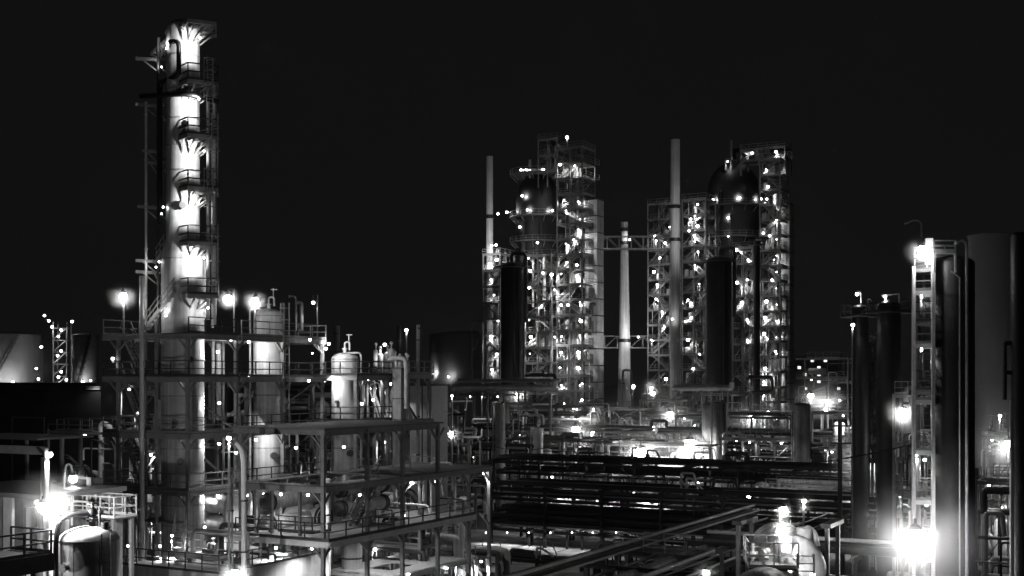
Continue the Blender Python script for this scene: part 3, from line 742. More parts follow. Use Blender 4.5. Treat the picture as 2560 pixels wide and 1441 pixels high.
# canopies further left
fc = Fr(92, 84); t = thing('canopy_roof', 'pale canopy roof at the left edge above the floodlight post', 'canopy', fc)
z = fc.Z(1096); mb = MB(); mb.box(-9,0,0,5,z-.15,z); mb.build('roof', M['roof'], t)
mb = MB(); mb.box(-9,-.9,1.5,1.7,fc.Z(1142),fc.Z(1121)); mb.build('lit_panel', M['steel_lt'], t)
for x in (-8,-4,-.4): mb = MB(); mb.box(x-.1,x+.1,2.4,2.6,0,z-.15); mb.build('post', M['steel'], t)
fb = Fr(272, 80); t = thing('gabled_shed', 'dark brick shed with a low gable between the vessel and the tower structure', 'shed', fb)
ze = fb.Z(1262); zr_ = fb.Z(1226); mb = MB()
b = len(mb.v); w = fb.U(215); mb.v += [(w,0,0),(0,0,0),(0,0,ze),(w*.5,0,zr_),(w,0,ze),(w,1.4,0),(0,1.4,0),(0,1.4,ze),(w*.5,1.4,zr_),(w,1.4,ze)]
for f in ((0,1,2,3,4),(9,8,7,6,5),(1,6,7,2),(0,4,9,5)): mb.face(list(f))
mb.build('wall', M['brick'], t)
mb = MB(); mb.bar((w*.5+.0,-.25,zr_+.08),(0.3,-.25,ze-.1),.1,.12); 
b = len(mb.v); mb.v += [(w-.3,-.3,ze-.1),(w*.5,-.3,zr_+.06),(.3,-.3,ze-.1),(.3,1.6,ze-.1),(w*.5,1.6,zr_+.06),(w-.3,1.6,ze-.1),(w-.3,-.3,ze-.0),(w*.5,-.3,zr_+.16),(.3,-.3,ze-.0),(.3,1.6,ze-.0),(w*.5,1.6,zr_+.16),(w-.3,1.6,ze-.0)]
for f in ((6,7,10,11),(7,8,9,10),(0,5,4,1),(1,4,3,2),(0,1,7,6),(1,2,8,7),(3,4,10,9),(4,5,11,10),(2,3,9,8),(5,0,6,11)): mb.face([b+i for i in f])
mb.build('roof', M['roof'], t)

# raised concrete slab with pipes in front of the tower foot
fp = Fr(548, 76)
ps = thing('raised_platform', 'raised concrete slab with thin railings and pipes before the tower foot', 'platform', fp)
zp = fp.Z(1437); up = fp.U(300)
mb = MB(); mb.box(up, 0, 0, 11, 0, zp); mb.build('slab', M['conc'], ps)
mb = MB(); mb.rail([(up,.1,zp),(-.1,.1,zp),(-.1,11,zp)], 1.15, 1.5, .06); mb.build('railing', M['rail_dk'], ps); mb = MB(); mb.rail([(up,5.2,zp),(-2.5,5.2,zp)], 1.15, 1.5, .05); mb.build('railing', M['rail_dk'], ps)
mb = MB(); mb.stair((fp.U(428,4),4,zp),(fp.U(440,6.8),6.8,zp+2.0),1.1,side=(1,0)); mb.build('stair_flight', M['steel'], ps)
mb = MB(); mb.box(fp.U(380,8), fp.U(470,8), 6.9, 9, zp+1.85, zp+2.0); mb.build('deck', M['deck'], ps)
q = random.Random(21)
for k in range(9):
    mb = MB(); y = 2.2+k*.95; z = zp+q.uniform(.3,2.2); r = q.choice((.08,.13,.2)); x0 = q.uniform(up,up*.5); x1 = q.uniform(-3,1)
    mb.path([(x0,y,zp+.05),(x0,y,z),(x1,y,z),(x1,y+.6,z),(x1,y+.6,zp)], r, 8, .4); mb.build('pipe', M[q.choice(('steel_lt','pipe','pipe','pipe_dk'))], ps)
for k in range(10):
    mb = MB(); x = q.uniform(up*.95,-.8); y = q.uniform(2,9); mb.box(x-.35,x+.35,y-.25,y+.25,zp,zp+.25); mb.lathe([(.22,.0),(.22,.7)],12,(x-.35,y,zp+.5),'x'); mb.tube((x+.1,y,zp+.6),(x+.1,y,zp+1.1),.08,7); mb.tube((x+.1,y,zp+1.0),(x+.1,y,zp+1.04),.2,10)
    mb.build('pump', M[q.choice(('steel_lt','steel','steel_dk'))], ps)
for px, py, v, pw in ((512,1318,6,460),(330,1300,8,500),(430,1340,4,420),(320,1420,2,420),(400,1392,3,560)):
    u = fp.U(px, v); lamp(ps, (u, v, max(zp+.9, fp.Z(py, u, v))), pw, .09)

# ================================================================== LOWER RIGHT: lying drum with its railed platform
fd = Fr(1985, 60, .1)
ld = thing('horizontal_drum', 'big lying drum with railed platform and caged ladder at the bottom right', 'drum', fd)
rd = 1.62; zc = fd.Z(1343)-rd*.98
Ld = 6.2
mb = MB(); pr = [(.02,-rd*.5)]
for i in range(1,8): a = PI/2*i/7; pr.append((rd*math.sin(a), -rd*.5*math.cos(a)))
pr += [(rd,0),(rd,Ld)]
for i in range(1,8): a = PI/2*i/7; pr.append((max(.02,rd*math.cos(a)), Ld+rd*.5*math.sin(a)))
mb.lathe(pr, 48, (-.05,0,zc), 'y'); mb.build('shell', M['clad'], ld)
for y in (0, 2.2, 4.4): mb = MB(); mb.lathe([(rd+.02,y-.05),(rd+.02,y+.05)], 48, (-.05,0,zc), 'y'); mb.build('band', M['clad_dull'], ld)
for y in (.8, Ld-.8): mb = MB(); mb.box(-rd*.8, rd*.8, y-.25, y+.25, 0, zc-rd*.55); mb.build('saddle', M['conc'], ld)
# platform left of/over the drum crown
za = fd.Z(1405); xa, xb = fd.U(1870,-1.5), fd.U(1992,-1.5)
mb = MB(); mb.box(xa, xb, -2.2, .9, za-.1, za); mb.build('platform_deck', M['deck'], ld)
mb = MB(); mb.rail([(xa,-2.15,za),(xb,-2.15,za)],1.2,1.0,.06); mb.rail([(xb,.85,za),(xa,.85,za),(xa,-2.15,za)],1.2,1.0,.06); mb.build('platform_railing', M['steel_lt'], ld)
for x in (xa+.15,xb-.15):
    for y in (-2.0,.7): mb = MB(); mb.box(x-.09,x+.09,y-.09,y+.09,0,za-.1); mb.build('platform_post', M['steel'], ld)
q = random.Random(2)
for k in range(7):
    mb = MB(); x = xa+.4+k*.33; y = q.uniform(-1.6,.4); mb.tube((x,y,za),(x,y,za+q.uniform(.3,.9)),.08,8); mb.ball((x,y,za+q.uniform(.3,.7)),.17,10,6); mb.tube((x-.2,y,za+.35),(x+.25,y,za+.35),.1,8); mb.build('valve', M['steel_lt'], ld)
mb = MB(); mb.box(fd.U(1955,-.6),fd.U(1978,-.6),-.7,-.4,za+.5,za+1.3); mb.build('instrument_box', M['steel_lt'], ld)
# ladder leaning over the front of the drum
mb = MB(); x0 = fd.U(1996,-2.6); x1 = x0+.75
for x in (x0,x1): mb.bar((x,-2.45,za-4.5),(x,-2.3,fd.Z(1368)),.09)
z = za-4.4
while z < fd.Z(1372): mb.bar((x0,-2.42,z),(x1,-2.42,z),.05); z += .36
mb.build('ladder', M['steel_lt'], ld)
mb = MB(); x = fd.U(2022,1.5); zc2 = zc+rd; zt = fd.Z(1318,0,1.5)
mb.tube((x-.2,1.5,zc2-.5),(x-.2,1.5,zc2+.25),.42,16); mb.build('dome_neck', M['steel_lt'], ld)
mb = MB(); x2 = fd.U(2030,1.5); x3 = fd.U(2010,1.5)
mb.path([(x2+.25,1.5,zc+rd*.6),(x2+.15,1.5,zt-.3),(x2-.2,1.5,zt),(x3,1.5,zt-.2),(x3-.1,1.5,zc2+.1)], .15, 10, .4); mb.build('gooseneck_pipe', M['steel_lt'], ld)
for px, py, v, pw in ((1972,1430,-1.5,260),(2032,1437,-2.2,60)):
    u = fd.U(px, v); lamp(ld, (u, v, fd.Z(py, u, v)), pw, .12, aim=(.1,1,.35))
# second lying drum lower left of it
f2 = Fr(1895, 57); t = thing('horizontal_drum', 'smaller dark lying drum tucked under the railed platform', 'drum', f2); z = f2.Z(1425)-1.4
mb = MB(); mb.lathe([(.02,-.6),(.8,-.5),(1.25,-.2),(1.4,0.05),(1.4,4),(1.0,4.5),(.02,4.7)], 40, (0,0,z), 'y'); mb.build('shell', M['clad_dull'], t)
mb = MB(); mb.box(-1,1,.6,1,0,z-.9); mb.box(-1,1,3,3.4,0,z-.9); mb.build('saddle', M['conc'], t)
# twin lamps on one mast
fm = Fr(1955, 58.9, 0); t = thing('lamp_mast', 'mast with two starlike lamps one above the other over the lying drum', 'lamp mast', fm)
mb = MB(); mb.tube((-.05,.25,0),(-.05,.25,fm.Z(1270)),.07,8); mb.bar((-.05,.25,fm.Z(1272)),(.08,.02,fm.Z(1270)),.06); mb.bar((-.05,.25,fm.Z(1312)),(0,.02,fm.Z(1312)),.06); mb.build('pole', M['steel'], t)
lamp(t, (.08,0,fm.Z(1275)), 45, .17, G_BIG); lamp(t, (0,0,fm.Z(1318)), 120, .19, G_BIG)
# T shaped pipe supports either side of the drum
for px, D, py, lab in ((1846,62,1312,'T headed post left of the lying drum'),(2068,62,1320,'T headed post right of the lying drum')):
    f2 = Fr(px, D); t = thing('support_post', lab, 'post', f2); z = f2.Z(py)
    mb = MB(); mb.box(-.1,.1,-.1,.1,0,z); mb.box(-.1,.1,2.1,2.3,0,z); mb.build('post', M['steel'], t)
    mb = MB(); mb.box(-.25,.25,-.3,2.5,z,z+.22); mb.build('cap_beam', M['steel_dk'], t)
# pipes running behind the drum to the right
fp2 = Fr(1780, 74)
pr2 = thing('low_pipe_rack', 'low rack of two fat pipes running behind the lying drum', 'pipe rack', fp2)
for py, r, m, y in ((1352,.27,'pipe_dk',0),(1333,.12,'pipe',.6),(1346,.1,'pipe_dk',1.2)):
    z = fp2.Z(py); mb = MB(); mb.tube((-.5,y,z),(12.6,y,z),r,14); mb.build('pipe', M[m], pr2)
for x in (0.5,4.5,8.5,12.2): mb = MB(); mb.box(x-.12,x+.12,-.5,1.5,fp2.Z(1352)-.7,fp2.Z(1352)-.42); mb.box(x-.1,x+.1,.3,.5,0,fp2.Z(1352)-.7); mb.build('rack_post', M['steel_dk'], pr2)
mb = MB(); z = fp2.Z(1398); mb.tube((7,-3,z),(16,-3,z),.09,8); mb.build('small_pipe', M['pipe'], pr2); mb = MB(); mb.tube((7,-3.5,z-.3),(12,-3.5,z-.3),.09,8); mb.build('small_pipe', M['pipe'], pr2); mb = MB(); mb.path([(10,-4,z-.4),(10.6,-4,z-.4),(10.6,-9,z-.4)],.12,8,.3); mb.build('small_pipe', M['pipe'], pr2)
lamp_post('lone lamp low at the bottom edge between the diagonal pipes and the drum', 1765, 1432, 60, 0, 200, .18)
lamp_post('small starlike lamp right of the twin lamp mast', 2010, 1253, 84, 0, 90, .16)

# ================================================================== RIGHT: the big dark column with its stair bay
fr = Fr(2382, 70, 0); rr = 52*70/FPX
rc = thing('dark_column', 'huge dark column on the right with a lit stair bay on its left', 'column', fr)
zt = fr.Z(640)-rr*.4
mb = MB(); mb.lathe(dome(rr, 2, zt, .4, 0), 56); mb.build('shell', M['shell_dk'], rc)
for px, yt in ((2378,690),(2396,608)):
    mb = MB(); x = (px-2382)/FPX*68.5; y = -math.sqrt(max(.1,(rr+.15)**2-x*x))
    if yt == 690: mb.path([(x-.45,y+.02,fr.Z(684)),(x,y,fr.Z(700)),(x,y,.1)], .05, 7)
    else: mb.path([(x-.5,y+.6,fr.Z(615)),(x-.1,y+.25,fr.Z(603)),(x,y,fr.Z(618)),(x,y,.1)], .09, 8, .3)
    mb.build('downpipe', M['pipe'], rc)
bands('band', 'shell_dk', rc, [(fr.Z(py), rr+.02) for py in (740, 890, 1040, 1190, 1330)], .05, 48)
def tl(px, D): return ((px-1280)/FPX*D-fr.ox, D-fr.oy)
# top platform frame
z0, zt2 = fr.Z(636), fr.Z(615)
mb = MB(); pts = [tl(2335,68.6), tl(2388,68.6), tl(2388,71), tl(2335,71)]; mb.poly(pts, z0-.08, z0); mb.build('top_deck', M['steel_lt'], rc)
mb = MB(); mb.rail([(x,y,z0) for x,y in pts+[pts[0]]], .62, .8, .07); mb.build('top_railing', M['steel_lt'], rc)
for x, y in pts: mb = MB(); mb.bar((x,y,zt-.6),(x,y,z0-.08),.1); mb.build('top_post', M['steel_lt'], rc)
# stair bay at the left: posts, landings, ladders
bay = [tl(2284,69.6), tl(2333,69.0), tl(2333,71), tl(2284,71.6)]
tall = [0,0,0,0]
for i, (x, y) in enumerate(bay):
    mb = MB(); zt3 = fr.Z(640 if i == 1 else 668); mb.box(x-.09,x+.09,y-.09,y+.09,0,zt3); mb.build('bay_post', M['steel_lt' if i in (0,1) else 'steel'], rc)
x, y = tl(2324, 69.2); mb = MB(); mb.box(x-.17,x+.17,y-.05,y+.25,fr.Z(672),fr.Z(600)); mb.build('mast', M['steel_lt'], rc)
x, y = tl(2294, 70.2); mb = MB(); mb.tube((x,y,0.1),(x,y,fr.Z(735)),.16,12); mb.build('standpipe', M['steel'], rc)
mb = MB(); x, y = tl(2286,69.9); x2, y2 = tl(2318,69.4); xm, ym = tl(2308,69.5)
mb.path([(x,y,fr.Z(672)),(x,y,fr.Z(644)),(xm,ym,fr.Z(650)),(x2,y2,fr.Z(642))], .06, 7); mb.build('bay_hood', M['steel_lt'], rc)
for k, py in enumerate((672, 729, 805, 860, 975, 1000, 1125, 1248, 1390)):
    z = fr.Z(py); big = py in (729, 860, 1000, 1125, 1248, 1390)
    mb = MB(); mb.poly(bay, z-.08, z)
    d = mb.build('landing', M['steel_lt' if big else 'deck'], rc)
    eb = MB()
    for i in range(4):
        p, q_ = bay[i], bay[(i+1)%4]; eb.bar((p[0],p[1],z-.17),(q_[0],q_[1],z-.17),.08,.18)
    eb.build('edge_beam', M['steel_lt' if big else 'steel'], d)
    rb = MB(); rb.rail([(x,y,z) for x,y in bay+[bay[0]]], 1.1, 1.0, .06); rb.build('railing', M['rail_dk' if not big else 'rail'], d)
    mb = MB(); x, y = tl(2318 if k % 2 else 2322, 70.0); zn = fr.Z((729,805,860,975,1000,1125,1248,1390,1441)[k]); mb.ladder(x, y, zn, z+1, cage=False); mb.build('ladder', M['steel'], rc)
for px, py, D, pw, r, g in ((2306,626,68.6,110,.26,G_BIG),(2303,741,70.3,110,.14,G_FAR),(2301,874,70.3,200,.14,G_FAR),(2302,1006,70.3,140,.14,G_FAR),(2290,1136,70,90,.12,G_FAR),(2316,1262,70.2,150,.1,G_FAR),(2312,1150,70.2,160,.1,G_FAR)):
    x, y = tl(px, D); lamp(rc, (x, y, H-(py-HOR)*D/FPX), pw, r, g)
x, y = tl(2322, 67.6); mb = MB(); mb.path([(x,y+1.2,fr.Z(600)),(x,y+1.2,fr.Z(562)),(x-.4,y+1.2,fr.Z(556)),(x-.95,y+1.2,fr.Z(566))], .05, 7, .2); mb.build('crane_hook', M['steel'], rc)
fb = Fr(2288, 65, 0); t = thing('floodlight_post', 'blinding big floodlight at the foot of the dark right hand column', 'floodlight post', fb)
mb = MB(); mb.tube((0,.3,0),(0,.3,fb.Z(1300)),.09,8); mb.bar((0,.3,fb.Z(1318)),(0,.05,fb.Z(1318)),.08); mb.build('pole', M['steel_lt'], t)
lamp(t, (0,0,fb.Z(1342)), 480, .46, glow('blinding_glow', 80))
# slender black column at the right edge, pale tank behind
fe = Fr(2548, 66, 0); t = thing('edge_column', 'black column cut off by the right edge of the view', 'column', fe); r = 20*66/FPX
mb = MB(); mb.lathe(dome(r, 1, fe.Z(590), .5, 0), 32); mb.build('shell', M['black'], t)
mb = MB(); x0 = (2512-2548)/FPX*66
for py in (858, 932): mb.tube((x0,0,fe.Z(py)),(-r*.9,0,fe.Z(py)),.12,8)
mb.tube((x0,0,fe.Z(1000)),(x0,0,fe.Z(858)),.12,8); mb.build('offset_pipe', M['black'], t)
mb = MB(); mb.tube((-r-.12,-.2,0),(-r-.12,-.2,fe.Z(1000)),.05,7); mb.build('side_pipe', M['pipe'], t)
# ================================================================== TANKS, far left and right
def tank(label, px, D, rpx, ytop, lamps, m='tank', z0=0, stair=True):
    fr = Fr(px, D, 0); r = rpx*D/FPX; t = thing('storage_tank', label, 'storage tank', fr)
    z = fr.Z(ytop); mb = MB(); mb.lathe([(r,z0),(r,z)], 72); mb.build('shell', M[m], t)
    mb = MB(); mb.lathe([(r+.2,z),(r*.5,z+r*.09),(.1,z+r*.12)], 72); mb.build('roof', M[m], t)
    bands('wind_girder', m, t, [(z-6*k-.12, r+.06) for k in range(int((z-z0)/6)+1)], .12, 72)
    mb = MB(); hb = MB(); n = 26; a0, a1 = -2.6, -.9
    for i in range(n):
        a = a0+(a1-a0)*i/n; x, y = (r+.6)*math.cos(a), (r+.6)*math.sin(a); mb.bar((x*.98,y*.98,z0+(z-z0)*i/n),(x*1.02,y*1.02,z0+(z-z0)*i/n),.9,.15)
        a2 = a0+(a1-a0)*(i+1)/n; hb.bar(((r+1)*math.cos(a),(r+1)*math.sin(a),z0+(z-z0)*i/n+1),((r+1)*math.cos(a2),(r+1)*math.sin(a2),z0+(z-z0)*(i+1)/n+1),.12)
    for i in range(n): a = a0+(a1-a0)*i/n; a2 = a0+(a1-a0)*(i+1)/n; mb.bar(((r+.6)*math.cos(a),(r+.6)*math.sin(a),z0+(z-z0)*i/n-.1),((r+.6)*math.cos(a2),(r+.6)*math.sin(a2),z0+(z-z0)*(i+1)/n-.1),.12,.3)
    if stair: mb.build('spiral_stair', M['steel_dk'], t); hb.build('handrail', M['steel_dk'], t)
    for (x, y, zl, pw) in lamps: lamp(t, (x, y, zl), pw, .3, aim=(-x*.3, -y, abs(y)*.25))
    return t
tank('big grey tank cut by the left edge, glowing from below', 20, 300, 82, 838, [(5.5,-10.5,17.5,700),(1,-12,17.5,600),(-4,-11,17.5,500)])
tank('grey tank behind the dark shed, left of the tower structure', 213, 290, 33, 838, [(1.3,-5.4,17.6,330)])
tank('mist veiled tank left of the left reactor block', 1170, 420, 96, 838, [(-11.5,-9.5,20,520),(-6,-14.5,19,260)], stair=False)
tank('tall pale grey tank between the two dark columns on the right', 2480, 150, 56, 590, [(-.5,-7.5,9,300)], stair=False)
lt = Fr(150, 292, 0); t = thing('tank_stair_tower', 'spindly stair tower dotted with small lamps between the two left tanks', 'stair tower', lt)
mb = MB()
for x in (-1.6,1.6):
    for y in (0,3): mb.bar((x,y,0),(x,y,lt.Z(805)),.25)
k = 0
for py in range(820, 950, 30):
    z = lt.Z(py); mb.box(-1.7,1.7,-.1,3.1,z-.15,z); mb.bar((-1.6,0,z-2.8),(1.6,0,z),.25)
mb.build('frame', M['steel'], t)
for px, py in ((115,790),(126,803),(134,818),(157,826),(184,805),(150,842),(157,878),(148,890),(107,868),(157,930),(150,943),(95,922),(100,948),(170,950),(240,951)):
    lamp(t, ((px-150)/FPX*292, -1.0, lt.Z(py)), 160, .28, light=(px % 2 == 0))
for p in ((92,955,.9),):
    pass
# the dark low shed in front of the tanks
fs = Fr(252, 150); t = thing('dark_shed', 'long black flat roofed shed below the left tanks', 'building', fs)
z = fs.Z(958); mb = MB(); mb.box(-48, 0, 0, 22, 0, z-.3); mb.build('wall', M['brick'], t)
mb = MB(); mb.box(-48.4,.4,-.4,22.4,z-.3,z); mb.build('roof', M['black'], t)
mb = MB(); x0, x1 = fs.U(212,-.5), fs.U(246,-.5)
for py in (963,968,973): mb.box(x0,x1,-.3,-.02,fs.Z(py)-.06,fs.Z(py)+.06)
mb.build('louvre', M['steel_lt'], t)
lamp(t, (fs.U(230,-1.2), -1.4, fs.Z(952)), 90, .12)
mb = MB()
for z0, xa, xb in ((1046,30,110),(1046,160,205),(1062,120,250),(1085,200,250)):
    mb.bar((fs.U(xa,-2),-2,fs.Z(z0)),(fs.U(xb,-2),-2,fs.Z(z0)),.12); 
    for px in (xa,xb): mb.bar((fs.U(px,-2),-2,0),(fs.U(px,-2),-2,fs.Z(z0)),.1)
mb.build('pipe_bridge', M['steel'], t)

# ================================================================== CHIMNEYS
def chimney(label, px, D, ytop, rt, rb, lamps, rings=(), m='chimney', z0=0, name='chimney'):
    fr = Fr(px, D, 0); t = thing(name, label, 'chimney', fr); a, b = rt*D/FPX, rb*D/FPX; z = fr.Z(ytop)
    mb = MB(); mb.lathe([(b,z0),(a,z),(a*.8,z),(a*.8,z-2)], 36); mb.build('shaft', M[m], t)
    bands('band', 'black', t, [(fr.Z(py), b+(a-b)*(fr.Z(py)/z)+.15) for py in rings], .35, 36)
    for (x, y, zl, pw) in lamps: lamp(t, (x, y, zl), pw, .2, aim=(-x, -y, .5*math.hypot(x,y)), cone=140)
    return t, fr
C1 = 250
chimney('slim pale chimney rising left of the left reactor block', 1224, C1, 392, 8.5, 9.5, [(.6,-10,H+(950-628)*C1/FPX,2300)], (543,))
t, fr_ = chimney('wide pale chimney standing between the two reactor blocks', 1561, 262, 556, 8.5, 20, [(.9,-2.6,H+(950-603)*262/FPX,200),(2.5,-5,H+(950-845)*262/FPX,900)], (575, 608, 852))
mb = MB(); 
for k in range(10):
    a = 2*PI*k/10; mb.bar((.75*math.cos(a),.75*math.sin(a),fr_.Z(575)),(.75*math.cos(a),.75*math.sin(a),fr_.Z(556)),.1)
mb.build('top_cage', M['steel'], t)
chimney('tall grey chimney rising through the right reactor block', 1688, 240, 350, 12, 12.5, [(1,-12,H+(950-596)*240/FPX,1900),(-1.0,-3.4,H+(950-800)*240/FPX,120)], (518, 600))

# ================================================================== REACTOR BLOCKS
LA = [(1302,425),(1316,426),(1356,424),(1400,412),(1437,415),(1305,490),(1318,525),(1267,531),(1245,535),(1379,527),(1415,527),(1410,500),(1299,568),(1446,575),(1446,505),(1240,613),(1256,619),(1344,607),(1415,610),(1434,600),(1242,650),(1225,660),(1321,646),(1417,657),(1442,663),(1325,677),(1357,683),(1379,687),(1403,685),(1443,691),(1323,720),(1386,725),(1354,765),(1403,763),(1420,763),(1452,764),(1245,803),(1323,800),(1452,803),(1327,843),(1387,843),(1404,842),(1450,843),(1242,886),(1325,885),(1403,882),(1445,880),(1400,920),(1445,920),(1403,963),(1455,960),(1410,1010),(1455,1000),(1228,700),(1235,738),(1228,842),(1230,925)]
LB = [(1867,383),(1940,380),(1915,424),(1920,467),(1775,500),(1835,495),(1893,498),(1917,498),(1744,512),(1737,540),(1727,548),(1808,545),(1674,568),(1941,551),(1744,566),(1736,590),(1637,591),(1737,604),(1924,590),(1908,583),(1808,590),(1663,608),(1840,625),(1745,630),(1737,664),(1635,680),(1748,710),(1643,712),(1640,748),(1728,794),(1713,804),(1842,707),(1855,757),(1916,754),(1913,795),(1628,850),(1910,835),(1938,879),(1748,885),(1733,922),(1913,922),(1665,948),(1910,955),(1650,645),(1655,780),(1660,815),(1935,650),(1930,700),(1870,650),(1868,700),(1868,800),(1868,850),(1910,990),(1720,850),(1720,750)]
def take(pool, x0, x1, y0=0, y1=2000):
    g = [p for p in pool if x0 <= p[0] < x1 and y0 <= p[1] < y1]
    for p in g: pool.remove(p)
    return g

def lattice(label, x0, x1, D, ytop, ybot, n, pool, depth=5.0, seed=1, name='stair_tower', pw=260, panel=0.0, pipes=6, wing=None, rail=True, steel='steel', zig=True, zbase=0.0, lampy=None, brace_p=.8):
    """open steel tower: legs, ring beams, decks with railings, zigzag stairs, braces, pipes and lamps"""
    q = random.Random(seed); fr = Fr(x0, D)
    t = thing(name, label, 'steel tower' if name != 'stair_tower' else 'stair tower', fr)
    w = fr.U(x1); zt, zb = fr.Z(ytop), max(zbase, fr.Z(ybot)); dz = (zt-zb)/n
    lg = [(x,y) for x in (0, w) for y in (0, depth)] + ([(w*.5,0),(w*.5,depth)] if w > 4.2 else [])
    for x, y in lg: mb = MB(); mb.box(x-.12,x+.12,y-.12,y+.12,zbase,zt); mb.build('leg', M[steel], t)
    for k in range(n+1):
        z = zb+dz*k; fb = MB()
        fb.bar((-.1,0,z-.2),(w+.1,0,z-.2),.14,.26); fb.bar((-.1,depth,z-.2),(w+.1,depth,z-.2),.14,.26)
        for x in (0, w): fb.bar((x,.07,z-.2),(x,depth-.07,z-.2),.14,.26)
        fb.build('ring_beam', M[steel], t)
        db = MB(); e = q.choice((.38,.38,.2,.55))
        db.box(-.15, w+.15, depth*e, depth+.1, z-.06, z); db.box(-.15 if k % 2 else w*.5, w*.5 if k % 2 else w+.15, -.15, depth*e, z-.061, z-.001)
        d = db.build('deck', M['deck'], t)
        if rail:
            rb = MB(); o = q.choice((0,0,0,.9)); rb.rail([(-.12,depth,z),(-.12,-.12,z),(w+.12+o,-.12,z),(w+.12+o,depth,z)], 1.05, 1.8, .055, toe=True); rb.build('railing', M[steel], d)
        if k < n:
            if zig:
                sb = MB(); a, b_ = (w*.12, w*.88) if k % 2 else (w*.88, w*.12)
                if q.random() < .18: a, b_ = w*.4, w*.8
                yy = q.choice((.25,.25,.25,depth*.45)); sb.stair((a, yy, z), (b_, yy, z+dz), .8, True, .22); sb.build('stair_flight', M['steel'], t)
            B = []
            r4 = q.random()
            if r4 < brace_p: B.append(((0,depth,z),(w,depth,z+dz)))
            if q.random() < brace_p*.6: B.append(((w,depth,z),(0,depth,z+dz)))
            if q.random() < brace_p*.5: B.append(((0,-.02,z),(w*.5,-.02,z+dz-.3)))
            if q.random() < brace_p*.4: B.append(((w,-.02,z),(w*.5,-.02,z+dz-.3)))
            if q.random() < brace_p*.6: B.append(((0,0,z),(0,depth,z+dz-.3)))
            for p_, q_ in B: mb = MB(); mb.bar(p_, q_, .09); mb.build('cross_brace', M[steel], t)
            for j in range(3):
                x = q.uniform(0,w); y = q.uniform(0,depth); mb = MB(); L_ = dz*q.choice((1,1,2,3)); mb.tube((x,y,z),(x,y,min(zt,z+L_)),q.choice((.05,.07,.1)),6); mb.build('thin_pipe', M[q.choice(('pipe','steel','steel_dk','pipe_dk'))], t)
    for k in range(pipes):
        mb = MB(); x = q.uniform(.3,w-.3); y = q.uniform(depth*.4,depth*.95); r = q.choice((.09,.15,.24,.35)); za = zb+dz*q.randint(0,max(0,n-3)); ze = min(zt+1, za+dz*q.randint(2,6))
        mb.path([(x,y,za-1),(x,y,ze-.8),(x+q.uniform(-1.5,1.5),y+.6,ze-.8),(x+q.uniform(-1,1),y+.7,ze-2.4)], r, 8, .5); mb.build('pipe', M[q.choice(('pipe','steel_lt','clad','pipe_dk','pipe_dk'))], t)
    if panel:
        for k in range(n):
            if q.random() < panel: mb = MB(); z = zb+dz*k; mb.box(w*.05 if q.random()<.5 else w*.5, w*.55 if q.random()<.5 else w*.95, depth*.8, depth*.86, z+.1, z+dz-.45); mb.build('side_panel', M['clad_dull'], t)
    for k in range(int(n*1.3)):
        z = zb+dz*q.randint(0,n-1); x = q.uniform(.2,w-.9); y = q.uniform(.8,depth-1); h = q.uniform(.5,1.8)
        if q.random() < .5:
            mb = MB(); mb.lathe(dome(q.uniform(.25,.6), z+.4, z+.4+h, .5, z), 12, (x,y,0)); mb.build('drum', M['steel_lt'], t)
        else:
            mb = MB(); mb.box(x,x+q.uniform(.4,1),y,y+.6,z,z+h); mb.tube((x+.2,y+.3,z+h),(x+.2,y+.3,z+h+.7),.1,6); mb.build('equipment_box', M['steel'], t)
    for (px, py) in pool:
        u = fr.U(px, -.25); lamp(t, (u, -.25, fr.Z(py, u, -.25)), 1.3*pw*q.choice((.35,.6,1,1,1.5,2.2)), q.choice((.12,.16,.2,.24,.32)), aim=(q.uniform(-.5,.5),.6,-1))
    # a few inner work lamps
    return t, fr, w
